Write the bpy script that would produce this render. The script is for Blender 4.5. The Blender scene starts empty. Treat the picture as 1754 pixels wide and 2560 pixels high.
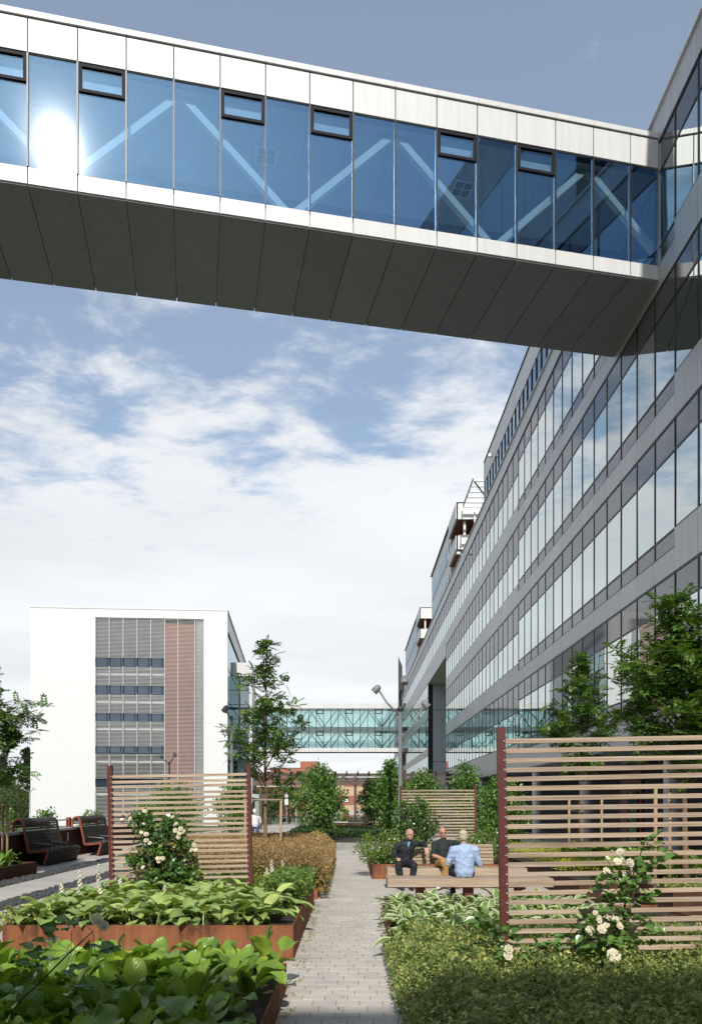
import bpy, bmesh, math, random
import numpy as np
from mathutils import Vector, Matrix, Euler
R = math.radians
rnd = random.Random(7)
rng = np.random.default_rng(7)
SC = bpy.context.scene
COL = SC.collection

# ------------------------------------------------------------------ camera, sky, sun, exposure
F = 1918.0 / 1754.0                      # focal length in picture widths
cam_d = bpy.data.cameras.new('camera'); cam = bpy.data.objects.new('camera', cam_d); COL.objects.link(cam)
cam_d.sensor_fit = 'HORIZONTAL'; cam_d.sensor_width = 24.0; cam_d.lens = 24.0 * F
cam_d.shift_y = 731.0 / 1754.0; cam_d.clip_start = 0.1; cam_d.clip_end = 6000
cam.location = (0, 0, 1.8); cam.rotation_euler = (R(90), 0, 0)
SC.camera = cam

SUN_EL, SUN_AZ = R(38.7), R(2.3)         # behind the camera, a touch to the right
S = Vector((math.sin(SUN_AZ) * math.cos(SUN_EL), -math.cos(SUN_AZ) * math.cos(SUN_EL), math.sin(SUN_EL)))
sl = bpy.data.lights.new('sun', 'SUN'); sl.energy = 3.5; sl.angle = R(0.53); sl.color = (1.0, 0.965, 0.91)
so = bpy.data.objects.new('sun', sl); COL.objects.link(so); so.rotation_euler = S.to_track_quat('Z', 'Y').to_euler()
so.location = (0, -40, 60)

def build_world():
    w = bpy.data.worlds.new('World'); SC.world = w; w.use_nodes = True
    nt = w.node_tree; N = nt.nodes; L = nt.links; N.clear()
    def nd(t, **k):
        n = N.new(t)
        for a, b in k.items(): setattr(n, a, b)
        return n
    def m(op, a, b=None, c=None):
        n = nd('ShaderNodeMath', operation=op)
        for i, v in enumerate((a, b, c)):
            if v is None: continue
            if isinstance(v, (int, float)): n.inputs[i].default_value = v
            else: L.new(v, n.inputs[i])
        return n.outputs[0]
    sky = nd('ShaderNodeTexSky', sky_type='NISHITA', sun_disc=False, sun_elevation=SUN_EL, sun_rotation=math.pi - SUN_AZ)
    sky.air_density = 1.0; sky.dust_density = 1.0; sky.ozone_density = 0.9; sky.altitude = 20
    tc = nd('ShaderNodeTexCoord'); sp = nd('ShaderNodeSeparateXYZ'); L.new(tc.outputs['Generated'], sp.inputs[0])
    z = m('ADD', m('MAXIMUM', sp.outputs[2], 0.0), 0.06)
    px, py = m('DIVIDE', sp.outputs[0], z), m('DIVIDE', sp.outputs[1], z)
    cb = nd('ShaderNodeCombineXYZ'); L.new(px, cb.inputs[0]); L.new(py, cb.inputs[1])
    rad = m('SQRT', m('ADD', m('MULTIPLY', px, px), m('MULTIPLY', py, py)))
    def noise(scale, detail, rough, off, dist=0.0):
        mp = nd('ShaderNodeMapping'); mp.inputs['Location'].default_value = off
        mp.inputs['Rotation'].default_value = (0, 0, R(-28)); mp.inputs['Scale'].default_value = (1, 1.35, 1)
        L.new(cb.outputs[0], mp.inputs[0])
        n = nd('ShaderNodeTexNoise'); n.inputs['Scale'].default_value = scale; n.inputs['Detail'].default_value = detail
        n.inputs['Roughness'].default_value = rough; n.inputs['Distortion'].default_value = dist
        L.new(mp.outputs[0], n.inputs['Vector']); return n.outputs['Fac']
    n1 = noise(0.75, 3, 0.5, (3.1, 1.7, 0)); n2 = noise(3.6, 12, 0.62, (0.4, 5.2, 0), 0.3)
    n3 = noise(11.0, 6, 0.6, (8.0, 2.0, 0), 0.2)
    # a broken cloud layer: patchy overhead, closing up with distance
    cov = m('MULTIPLY', m('SUBTRACT', rad, 1.42), 0.50)
    cov = m('MINIMUM', m('MAXIMUM', cov, -0.5), 0.60)
    d = m('ADD', cov, m('MULTIPLY', m('SUBTRACT', n1, 0.5), 0.9))
    d = m('ADD', d, m('MULTIPLY', m('SUBTRACT', n2, 0.5), 1.5))
    d = m('ADD', d, m('MULTIPLY', m('SUBTRACT', n3, 0.5), 0.35))
    mr = nd('ShaderNodeMapRange', interpolation_type='SMOOTHSTEP'); mr.inputs[1].default_value = -0.02; mr.inputs[2].default_value = 0.42
    L.new(d, mr.inputs[0])
    dens = m('ADD', m('MULTIPLY', mr.outputs[0], 0.74), 0.20)   # clouds over a thin high veil
    shade = nd('ShaderNodeMapRange'); shade.inputs[1].default_value = 0.3; shade.inputs[2].default_value = 0.7
    shade.inputs[3].default_value = 0.86; shade.inputs[4].default_value = 1.04; L.new(n1, shade.inputs[0])
    tint = nd('ShaderNodeMix', data_type='RGBA', blend_type='MULTIPLY'); tint.inputs[0].default_value = 1.0; L.new(sky.outputs[0], tint.inputs[6]); tint.inputs[7].default_value = (0.90, 1.03, 1.05, 1)
    bg1 = nd('ShaderNodeBackground'); L.new(tint.outputs[2], bg1.inputs[0]); bg1.inputs[1].default_value = 0.13
    bg2 = nd('ShaderNodeBackground'); bg2.inputs[0].default_value = (0.72, 0.735, 0.755, 1)
    L.new(m('MULTIPLY', shade.outputs[0], 1.12), bg2.inputs[1])
    mx = nd('ShaderNodeMixShader'); L.new(dens, mx.inputs[0]); L.new(bg1.outputs[0], mx.inputs[1]); L.new(bg2.outputs[0], mx.inputs[2])
    out = nd('ShaderNodeOutputWorld'); L.new(mx.outputs[0], out.inputs[0])
build_world()
SC.view_settings.view_transform = 'Standard'; SC.view_settings.look = 'None'
SC.view_settings.gamma = 1.0; SC.view_settings.use_curve_mapping = False
SC.view_settings.exposure = 0.25
SC.render.engine = 'CYCLES'; SC.cycles.max_bounces = 10; SC.cycles.transparent_max_bounces = 16; SC.cycles.caustics_reflective = False

# ------------------------------------------------------------------ materials
class NT:
    def __init__(s, name):
        s.m = bpy.data.materials.new(name); s.m.use_nodes = True
        s.t = s.m.node_tree; s.N = s.t.nodes; s.L = s.t.links; s.N.clear()
        s.out = s.N.new('ShaderNodeOutputMaterial')
    def n(s, t, **k):
        x = s.N.new(t)
        for a, b in k.items(): setattr(x, a, b)
        return x
    def math(s, op, a, b=None):
        x = s.n('ShaderNodeMath', operation=op)
        for i, v in enumerate((a, b)):
            if v is None: continue
            if isinstance(v, (int, float)): x.inputs[i].default_value = v
            else: s.L.new(v, x.inputs[i])
        return x.outputs[0]
    def pos(s, scale=(1, 1, 1)):
        g = s.n('ShaderNodeNewGeometry'); mp = s.n('ShaderNodeMapping'); mp.inputs['Scale'].default_value = scale
        s.L.new(g.outputs['Position'], mp.inputs[0]); return mp.outputs[0]
    def noise(s, vec, scale, detail=4, rough=0.55):
        x = s.n('ShaderNodeTexNoise'); x.inputs['Scale'].default_value = scale; x.inputs['Detail'].default_value = detail
        x.inputs['Roughness'].default_value = rough; s.L.new(vec, x.inputs['Vector']); return x.outputs['Fac']
    def ramp(s, fac, stops):
        x = s.n('ShaderNodeValToRGB'); e = x.color_ramp.elements
        while len(e) < len(stops): e.new(0.5)
        for q, (p, c) in zip(e, stops): q.position = p; q.color = (*c, 1)
        s.L.new(fac, x.inputs[0]); return x.outputs[0]
    def mix(s, fac, a, b, mode='MIX'):
        x = s.n('ShaderNodeMix', data_type='RGBA', blend_type=mode)
        for i, v in ((0, fac), (6, a), (7, b)):
            if isinstance(v, (int, float)): x.inputs[i].default_value = v
            elif isinstance(v, tuple): x.inputs[i].default_value = (*v, 1)
            else: s.L.new(v, x.inputs[i])
        return x.outputs[2]
    def bump(s, h, strength=0.3, dist=0.01):
        x = s.n('ShaderNodeBump'); x.inputs['Strength'].default_value = strength; x.inputs['Distance'].default_value = dist
        s.L.new(h, x.inputs['Height']); return x.outputs[0]
    def pbr(s, col, rough=0.6, metal=0.0, nrm=None, spec=0.5):
        x = s.n('ShaderNodeBsdfPrincipled')
        if isinstance(col, tuple): x.inputs['Base Color'].default_value = (*col, 1)
        else: s.L.new(col, x.inputs['Base Color'])
        if isinstance(rough, float): x.inputs['Roughness'].default_value = rough
        else: s.L.new(rough, x.inputs['Roughness'])
        x.inputs['Metallic'].default_value = metal; x.inputs['Specular IOR Level'].default_value = spec
        if nrm: s.L.new(nrm, x.inputs['Normal'])
        s.L.new(x.outputs[0], s.out.inputs[0]); return x

def c3(c, k): return tuple(min(1, v * k) for v in c)

def plain(name, col, rough=0.6, var=0.12, scale=6.0, metal=0.0, bump=0.0, bscale=60.0, spec=0.5, stretch=(1, 1, 1)):
    t = NT(name); p = t.pos(stretch); f = t.noise(p, scale, 5)
    c = t.ramp(f, [(0.3, c3(col, 1 - var)), (0.7, c3(col, 1 + var))])
    nrm = t.bump(t.noise(p, bscale, 3), bump, 0.005) if bump else None
    t.pbr(c, rough, metal, nrm, spec); return t.m

def isl(t):
    return t.n('ShaderNodeNewGeometry').outputs['Random Per Island']

def leafmat(name, a, b, rough=0.45, trans=0.25, objrand=False, c=None, spec=0.35, vein=0.0):
    t = NT(name)
    r = t.n('ShaderNodeObjectInfo').outputs['Random'] if objrand else isl(t)
    stops = [(0.0, a), (0.75, b)] + ([(1.0, c)] if c else [])
    col = t.ramp(r, stops)
    v = t.ramp(t.noise(t.pos(), 7.0, 3), [(0.3, (0.78, 0.78, 0.78)), (0.7, (1.18, 1.18, 1.18))])
    col = t.mix(1.0, col, v, 'MULTIPLY')
    b_ = t.n('ShaderNodeBsdfPrincipled'); t.L.new(col, b_.inputs['Base Color']); b_.inputs['Roughness'].default_value = rough
    b_.inputs['Specular IOR Level'].default_value = spec
    if vein:      # ribs running out from the midrib, in the leaf's own space
        tc = t.n('ShaderNodeTexCoord'); sp = t.n('ShaderNodeSeparateXYZ'); t.L.new(tc.outputs['Object'], sp.inputs[0])
        ax = t.math('ABSOLUTE', sp.outputs[0]); ph = t.math('SUBTRACT', sp.outputs[1], t.math('MULTIPLY', ax, 0.9))
        w = t.math('POWER', t.math('ABSOLUTE', t.math('SINE', t.math('MULTIPLY', ph, vein))), 0.4)
        mid = t.math('MINIMUM', t.math('MULTIPLY', ax, 220.0), 1.0); h = t.math('MULTIPLY', w, mid)
        t.L.new(t.bump(h, 0.5, 0.004), b_.inputs['Normal'])
        col = t.mix(1.0, col, t.ramp(h, [(0.0, (1.25, 1.22, 1.1)), (0.5, (1.0, 1.0, 1.0))]), 'MULTIPLY')
        sptn = t.ramp(t.noise(t.pos(), 38.0, 3, .7), [(0.30, (1.0, .62, .40)), (0.36, (1.0, 1.0, 1.0))]); col = t.mix(0.7, col, sptn, 'MULTIPLY')
        t.L.new(col, b_.inputs['Base Color'])
    tr = t.n('ShaderNodeBsdfTranslucent'); t.L.new(t.mix(1.0, col, (1.5, 1.45, 0.5), 'MULTIPLY'), tr.inputs[0])
    ms = t.n('ShaderNodeMixShader'); ms.inputs[0].default_value = trans
    t.L.new(b_.outputs[0], ms.inputs[1]); t.L.new(tr.outputs[0], ms.inputs[2]); t.L.new(ms.outputs[0], t.out.inputs[0])
    return t.m

M = {}
def corten(name, base=(0.255, 0.098, 0.044), dark=(0.085, 0.036, 0.022)):
    t = NT(name); p = t.pos()
    f = t.noise(p, 2.2, 8, 0.65); st = t.noise(t.pos((14, 14, 0.9)), 1.0, 5, 0.6)
    k = t.math('ADD', t.math('MULTIPLY', f, 0.6), t.math('MULTIPLY', st, 0.45))
    c = t.ramp(k, [(0.40, dark), (0.53, base), (0.68, c3(base, 1.4))])
    sp = t.noise(p, 90, 3, 0.7)
    c = t.mix(t.math('MULTIPLY', sp, 0.35), c, (0.14, 0.06, 0.035))
    t.pbr(c, 0.82, 0.0, t.bump(sp, 0.35, 0.003), 0.2); return t.m
M['corten'] = corten('corten_steel')
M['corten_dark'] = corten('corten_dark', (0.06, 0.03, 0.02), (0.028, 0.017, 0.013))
M['redsteel'] = plain('oxide_red_paint', (0.115, 0.024, 0.018), 0.5, 0.18, 9, bump=0.12, bscale=90)
M['redband'] = plain('rust_red_band', (0.27, 0.065, 0.035), 0.5, 0.15, 6)

def woodmat(name, a, b, c, stretch):
    t = NT(name); p = t.pos(stretch)
    oi = t.n('ShaderNodeObjectInfo').outputs['Random']
    off = t.n('ShaderNodeVectorMath', operation='ADD'); t.L.new(p, off.inputs[0])
    cbn = t.n('ShaderNodeCombineXYZ'); t.L.new(t.math('MULTIPLY', oi, 37.0), cbn.inputs[0]); t.L.new(cbn.outputs[0], off.inputs[1])
    g = t.noise(off.outputs[0], 1.0, 7, 0.65)
    col = t.ramp(g, [(0.28, a), (0.5, b), (0.72, c)])
    v = t.ramp(oi, [(0.0, (0.82, 0.80, 0.78)), (1.0, (1.12, 1.10, 1.06))])
    col = t.mix(1.0, col, v, 'MULTIPLY')
    t.pbr(col, 0.78, 0.0, t.bump(g, 0.25, 0.003), 0.25); return t.m
M['wood'] = woodmat('weathered_slat_wood', (0.25, 0.165, 0.11), (0.45, 0.345, 0.255), (0.62, 0.53, 0.43), (1.1, 40, 55))
M['wood_bench'] = woodmat('bench_wood', (0.28, 0.20, 0.14), (0.42, 0.33, 0.25), (0.52, 0.43, 0.34), (1.1, 14, 18))
M['wood_grey'] = woodmat('grey_slat_wood', (0.035, 0.03, 0.028), (0.07, 0.06, 0.055), (0.12, 0.105, 0.095), (30, 1.2, 40))
M['wood_beam'] = woodmat('pergola_wood', (0.07, 0.055, 0.05), (0.12, 0.095, 0.085), (0.18, 0.15, 0.13), (0.6, 6, 8))
M['stake'] = plain('stake_wood', (0.40, 0.27, 0.16), 0.8, 0.2, 5, stretch=(8, 8, 1))
M['soil'] = plain('soil', (0.035, 0.024, 0.017), 0.95, 0.4, 25, bump=0.6, bscale=50)
M['concrete'] = plain('curb_concrete', (0.27, 0.26, 0.25), 0.85, 0.12, 5, bump=0.1)
M['cap'] = plain('wall_cap_stone', (0.42, 0.42, 0.41), 0.8, 0.1, 4)
M['galv'] = plain('galvanised_steel', (0.36, 0.37, 0.38), 0.42, 0.08, 9, metal=0.35)
M['darkmetal'] = plain('dark_lamp_metal', (0.03, 0.032, 0.036), 0.45, 0.1, 9)
def streaky(name, col, rough, metal, amt):
    t = NT(name); oi = t.n('ShaderNodeObjectInfo').outputs['Random']
    v = t.ramp(oi, [(0.0, (1 - amt * .5,) * 3), (1.0, (1 + amt * .35,) * 3)])
    st = t.ramp(t.noise(t.pos((7, 7, .5)), 1.0, 6, .65), [(0.35, (1 - amt, 1 - amt, 1 - amt * 1.1)), (0.6, (1.0, 1.0, 1.0))])
    bl = t.ramp(t.noise(t.pos(), .45, 3), [(0.3, (1 - amt * .6,) * 3), (0.7, (1.0,) * 3)])
    c = t.mix(1.0, t.mix(1.0, t.mix(1.0, col, v, 'MULTIPLY'), st, 'MULTIPLY'), bl, 'MULTIPLY')
    t.pbr(c, rough, metal, None, .4); return t.m
M['white_panel'] = streaky('white_cladding', (0.69, 0.687, 0.675), 0.42, 0.0, 0.09)
M['vent_frame'] = plain('dark_vent_frame', (0.010, 0.011, 0.015), 0.6, 0.1, 6, spec=0.15)
M['joint'] = plain('dark_joint', (0.03, 0.03, 0.032), 0.7, 0.1, 5)
M['soffit'] = streaky('soffit_panel_grey', (0.32, 0.33, 0.37), 0.6, 0.0, 0.14)
M['alu'] = plain('alu_frame', (0.022, 0.024, 0.028), 0.4, 0.1, 6, metal=0.4)
M['clad'] = streaky('silver_grey_cladding', (0.50, 0.50, 0.505), 0.38, 0.3, 0.12)
M['clad_light'] = plain('light_cladding', (0.66, 0.66, 0.66), 0.5, 0.04, 0.6)
M['blue_clad'] = plain('blue_grey_cladding', (0.40, 0.43, 0.47), 0.45, 0.06, 0.4, metal=0.2)
M['core'] = plain('dark_interior', (0.02, 0.022, 0.025), 0.8, 0.1, 1)
M['ceiling'] = plain('bridge_ceiling', (0.40, 0.45, 0.48), 0.6, 0.03, 1)
M['floor'] = plain('bridge_floor', (0.55, 0.56, 0.56), 0.5, 0.05, 2)
M['lampgrey'] = plain('lamp_grey', (0.20, 0.21, 0.205), 0.45, 0.08, 9)
M['truss'] = plain('truss_white', (0.74, 0.77, 0.74), 0.5, 0.04, 2)
M['green_steel'] = plain('truss_dark', (0.10, 0.15, 0.16), 0.5, 0.05, 2)
M['orange_wood'] = plain('loggia_timber', (0.20, 0.075, 0.04), 0.6, 0.2, 3)
M['terracotta'] = plain('terracotta_cladding', (0.42, 0.20, 0.15), 0.7, 0.08, 2)
M['louvre'] = plain('louvre_alu', (0.52, 0.52, 0.51), 0.45, 0.05, 1)
M['brick'] = None

def glassmat(name, trans_col, refl_col, base, rough=0.0, sun_glow=0.0, wob=0.0, opaque=None):
    t = NT(name)
    lw = t.n('ShaderNodeLayerWeight'); lw.inputs[0].default_value = 0.5
    fac = t.math('MINIMUM', t.math('ADD', t.math('MULTIPLY', t.math('POWER', lw.outputs['Facing'], 4.0), 1.0 - base), base), 1.0)
    gl = t.n('ShaderNodeBsdfGlossy'); gl.inputs['Color'].default_value = (*refl_col, 1); gl.inputs['Roughness'].default_value = rough
    if wob:
        nb = t.bump(t.noise(t.pos(), 0.7, 2), wob, 0.05); t.L.new(nb, gl.inputs['Normal'])
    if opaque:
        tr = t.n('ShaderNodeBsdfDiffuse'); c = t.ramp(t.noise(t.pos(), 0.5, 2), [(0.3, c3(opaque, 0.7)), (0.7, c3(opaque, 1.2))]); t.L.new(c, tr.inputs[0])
    else:
        tr = t.n('ShaderNodeBsdfTransparent'); tr.inputs[0].default_value = (*trans_col, 1)
    ms = t.n('ShaderNodeMixShader'); t.L.new(fac, ms.inputs[0]); t.L.new(tr.outputs[0], ms.inputs[1]); t.L.new(gl.outputs[0], ms.inputs[2])
    last = ms.outputs[0]
    if sun_glow:       # faint rough lobe added to imitate the glow round the sun's reflection
        g2 = t.n('ShaderNodeBsdfGlossy'); g2.inputs['Roughness'].default_value = 0.09; g2.inputs['Color'].default_value = (1, 0.97, 0.92, 1)
        m2 = t.n('ShaderNodeMixShader'); m2.inputs[0].default_value = sun_glow
        t.L.new(last, m2.inputs[1]); t.L.new(g2.outputs[0], m2.inputs[2]); last = m2.outputs[0]
    t.L.new(last, t.out.inputs[0]); return t.m
M['bridge_glass'] = glassmat('bridge_glass', (0.76, 0.86, 0.92), (0.30, 0.50, 0.78), 0.22, 0.0, sun_glow=0.0015)
M['far_glass'] = glassmat('far_bridge_glass', (0.86, 0.95, 0.94), (0.80, 0.97, 0.96), 0.16)
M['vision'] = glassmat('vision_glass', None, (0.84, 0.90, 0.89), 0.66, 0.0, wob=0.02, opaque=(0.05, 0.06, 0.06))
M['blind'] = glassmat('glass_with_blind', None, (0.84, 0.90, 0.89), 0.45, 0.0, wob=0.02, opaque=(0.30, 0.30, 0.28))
M['spandrel'] = glassmat('spandrel_glass', None, (0.52, 0.53, 0.55), 0.26, 0.05, opaque=(0.13, 0.125, 0.122))
M['blue_glass'] = glassmat('blue_glass', None, (0.7, 0.85, 1.0), 0.14, 0.0, opaque=(0.03, 0.042, 0.065))
M['tinted'] = glassmat('tinted_glass', None, (0.75, 0.9, 0.95), 0.3, 0.0, opaque=(0.05, 0.075, 0.08))

def gridmat(name, col, line, sx, sz, axis='x'):
    t = NT(name); g = t.n('ShaderNodeNewGeometry'); sp = t.n('ShaderNodeSeparateXYZ'); t.L.new(g.outputs['Position'], sp.inputs[0])
    cb = t.n('ShaderNodeCombineXYZ'); t.L.new(sp.outputs[0 if axis == 'x' else 1], cb.inputs[0]); t.L.new(sp.outputs[2], cb.inputs[1])
    b = t.n('ShaderNodeTexBrick'); b.offset = 0.0; b.inputs['Scale'].default_value = 1.0
    b.inputs['Brick Width'].default_value = sx; b.inputs['Row Height'].default_value = sz; b.inputs['Mortar Size'].default_value = 0.012
    b.inputs['Mortar Smooth'].default_value = 0.3
    b.inputs['Color1'].default_value = (*c3(col, 1.02), 1); b.inputs['Color2'].default_value = (*c3(col, 0.985), 1); b.inputs['Mortar'].default_value = (*line, 1)
    t.L.new(cb.outputs[0], b.inputs['Vector']); t.pbr(b.outputs['Color'], 0.45, 0, None, 0.4); return t.m
M['tilewall'] = gridmat('white_tile_wall', (0.69, 0.687, 0.675), (0.56, 0.556, 0.548), 0.6, 0.3)

def pavemat(name, col, bw, rh, mort, joint=0.5):
    t = NT(name); p = t.pos()
    b = t.n('ShaderNodeTexBrick'); b.inputs['Scale'].default_value = 1.0; b.inputs['Brick Width'].default_value = bw
    b.inputs['Row Height'].default_value = rh; b.inputs['Mortar Size'].default_value = mort; b.inputs['Mortar Smooth'].default_value = 0.1
    b.inputs['Color1'].default_value = (*c3(col, 1.05), 1); b.inputs['Color2'].default_value = (*c3(col, 0.93), 1); b.inputs['Mortar'].default_value = (*c3(col, joint), 1)
    t.L.new(p, b.inputs['Vector'])
    v = t.ramp(t.noise(p, 1.3, 6), [(0.3, (0.86, 0.86, 0.86)), (0.7, (1.1, 1.09, 1.07))])
    v2 = t.ramp(t.noise(p, 40, 3), [(0.3, (0.94, 0.94, 0.94)), (0.7, (1.05, 1.05, 1.05))])
    c = t.mix(1.0, t.mix(1.0, b.outputs['Color'], v, 'MULTIPLY'), v2, 'MULTIPLY')
    t.pbr(c, 0.85, 0, t.bump(t.noise(p, 120, 2), 0.15, 0.002), 0.25); return t.m
PAVE = (0.53, 0.485, 0.43)
M['plaza'] = pavemat('plaza_pavers', PAVE, 0.21, 0.2, 0.003, 0.82)
M['walk'] = pavemat('walkway_slabs', (0.47, 0.43, 0.385), 1.2, 1.2, 0.004, 0.8)
def pavermat():
    t = NT('paver_concrete'); p = t.pos(); oi = t.n('ShaderNodeObjectInfo').outputs['Random']
    c = t.ramp(oi, [(0.0, c3(PAVE, 0.93)), (1.0, c3(PAVE, 1.07))])
    v = t.ramp(t.noise(p, 1.3, 6), [(0.3, (0.86, 0.86, 0.86)), (0.7, (1.1, 1.09, 1.07))])
    v2 = t.ramp(t.noise(p, 55, 4), [(0.3, (0.93, 0.93, 0.93)), (0.7, (1.05, 1.05, 1.05))])
    t.pbr(t.mix(1.0, t.mix(1.0, c, v, 'MULTIPLY'), v2, 'MULTIPLY'), 0.86, 0, t.bump(t.noise(p, 150, 2), 0.2, 0.002), 0.25); return t.m
M['paver'] = pavermat()
M['sand'] = plain('joint_sand', (0.20, 0.175, 0.145), 0.95, 0.25, 20)
M['cobble'] = plain('dark_cobble', (0.06, 0.06, 0.06), 0.75, 0.45, 14)
M['turf'] = plain('turf', (0.06, 0.085, 0.028), 0.95, 0.35, 0.8, bump=0.5, bscale=8)
M['darkbrick'] = pavemat('dark_brick', (0.035, 0.03, 0.03), 0.25, 0.08, 0.012, 1.8)
def wallbrick(name, col):
    t = NT(name); g = t.n('ShaderNodeNewGeometry'); sp = t.n('ShaderNodeSeparateXYZ'); t.L.new(g.outputs['Position'], sp.inputs[0])
    cb = t.n('ShaderNodeCombineXYZ'); t.L.new(t.math('ADD', sp.outputs[0], sp.outputs[1]), cb.inputs[0]); t.L.new(sp.outputs[2], cb.inputs[1])
    b = t.n('ShaderNodeTexBrick'); b.inputs['Scale'].default_value = 1; b.inputs['Brick Width'].default_value = 0.25; b.inputs['Row Height'].default_value = 0.08
    b.inputs['Mortar Size'].default_value = 0.008; b.inputs['Color1'].default_value = (*col, 1); b.inputs['Color2'].default_value = (*c3(col, 0.7), 1)
    b.inputs['Mortar'].default_value = (*c3(col, 1.3), 1); t.L.new(cb.outputs[0], b.inputs['Vector']); t.pbr(b.outputs['Color'], 0.85); return t.m
M['darkbrick'] = wallbrick('dark_brick', (0.03, 0.027, 0.028))
M['redbrick'] = wallbrick('red_brick', (0.36, 0.13, 0.08))
M['ochre'] = plain('ochre_render', (0.52, 0.36, 0.24), 0.9, 0.06, 0.5)
M['bark'] = plain('tree_bark', (0.20, 0.13, 0.07), 0.85, 0.35, 14, bump=0.5, bscale=40, stretch=(1, 1, 0.4))
M['bark_grey'] = plain('bark_grey', (0.11, 0.09, 0.07), 0.9, 0.3, 12)
M['rowan'] = leafmat('rowan_leaf', (0.055, 0.125, 0.028), (0.125, 0.235, 0.05), 0.38, 0.25, c=(0.23, 0.33, 0.07))
M['rowan_bud'] = plain('rowan_corymb', (0.30, 0.20, 0.06), 0.8, 0.3, 30)
M['hornbeam'] = leafmat('hornbeam_leaf', (0.047, 0.121, 0.027), (0.134, 0.255, 0.054), 0.40, 0.22, c=(0.255, 0.403, 0.081))
M['shrub_light'] = leafmat('shrub_leaf_light', (0.084, 0.156, 0.030), (0.180, 0.276, 0.060), 0.45, 0.25)
M['rosehedge'] = leafmat('rose_hedge_leaf', (0.072, 0.144, 0.026), (0.192, 0.300, 0.060), 0.42, 0.22, c=(0.264, 0.360, 0.084))
M['rose_leaf'] = leafmat('rose_leaf', (0.036, 0.090, 0.024), (0.102, 0.204, 0.048), 0.28, 0.15, c=(0.240, 0.348, 0.060), spec=0.55)
M['rose_leaf_o'] = leafmat('rose_leaf_single', (0.054, 0.126, 0.031), (0.144, 0.264, 0.060), 0.28, 0.15, objrand=True, spec=0.5)
M['geranium'] = leafmat('geranium_leaf', (0.111, 0.171, 0.051), (0.302, 0.378, 0.103), 0.5, 0.22, c=(0.605, 0.540, 0.174))
M['hedge_dark'] = leafmat('low_hedge_leaf', (0.02, 0.05, 0.014), (0.05, 0.10, 0.02), 0.5, 0.15)
M['brown'] = leafmat('brown_seedhead', (0.252, 0.156, 0.072), (0.444, 0.312, 0.156), 0.8, 0.25, c=(0.552, 0.432, 0.240), spec=0.1)
M['brown_low'] = leafmat('autumn_leaf', (0.060, 0.102, 0.022), (0.228, 0.216, 0.042), 0.5, 0.25, c=(0.432, 0.204, 0.072))
M['yellow'] = leafmat('mantle_flower', (0.360, 0.384, 0.036), (0.552, 0.552, 0.072), 0.7, 0.3)
M['bergenia'] = leafmat('bergenia_leaf', (0.116, 0.213, 0.028), (0.220, 0.350, 0.046), 0.32, 0.25, objrand=True, c=(0.350, 0.467, 0.065), spec=0.5, vein=85.0)
M['hosta'] = leafmat('hosta_leaf', (0.225, 0.328, 0.106), (0.360, 0.466, 0.154), 0.42, 0.2, objrand=True, c=(0.480, 0.567, 0.173), spec=0.35, vein=120.0)
M['hosta_v'] = leafmat('hosta_green_centre', (0.096, 0.192, 0.048), (0.180, 0.300, 0.072), 0.45, 0.2, objrand=True, vein=150.0)
M['cream'] = leafmat('hosta_cream_margin', (0.48, 0.53, 0.30), (0.62, 0.66, 0.42), 0.5, 0.25, objrand=True)
M['stem'] = plain('green_stem', (0.08, 0.12, 0.03), 0.6, 0.2, 12)
M['cane'] = plain('rose_cane', (0.09, 0.055, 0.03), 0.7, 0.2, 12)
M['rose'] = leafmat('rose_petal', (0.72, 0.66, 0.54), (0.80, 0.75, 0.64), 0.6, 0.3, spec=0.2)
M['petal'] = leafmat('white_petal', (0.70, 0.68, 0.66), (0.82, 0.80, 0.78), 0.6, 0.3, spec=0.2)
M['bud'] = plain('rose_bud', (0.42, 0.40, 0.16), 0.6, 0.2, 20)
M['far_leaf'] = leafmat('far_tree_leaf', (0.036, 0.066, 0.022), (0.090, 0.126, 0.036), 0.6, 0.15)
M['far_conifer'] = leafmat('conifer_needles', (0.015, 0.032, 0.016), (0.032, 0.055, 0.022), 0.7, 0.05)

# ------------------------------------------------------------------ mesh helpers
def link(name, me, mats=None, parent=None, loc=(0, 0, 0), rot=None):
    o = bpy.data.objects.new(name, me); COL.objects.link(o)
    if mats is not None and len(me.materials) == 0:
        for x in (mats if isinstance(mats, (list, tuple)) else [mats]): me.materials.append(x)
    if parent: o.parent = parent
    o.location = loc
    if rot is not None: o.rotation_euler = rot
    return o

def thing(name, label, cat, loc=(0, 0, 0), rz=0.0, group=None):
    o = bpy.data.objects.new(name, None); COL.objects.link(o); o.empty_display_size = 0.2
    o.location = loc; o.rotation_euler = (0, 0, rz); o['label'] = label; o['category'] = cat
    if group: o['group'] = group
    return o

def tag(o, label, cat, group=None):
    o['label'] = label; o['category'] = cat
    if group: o['group'] = group
    return o

def kind(o, k): o['kind'] = k; return o

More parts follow.
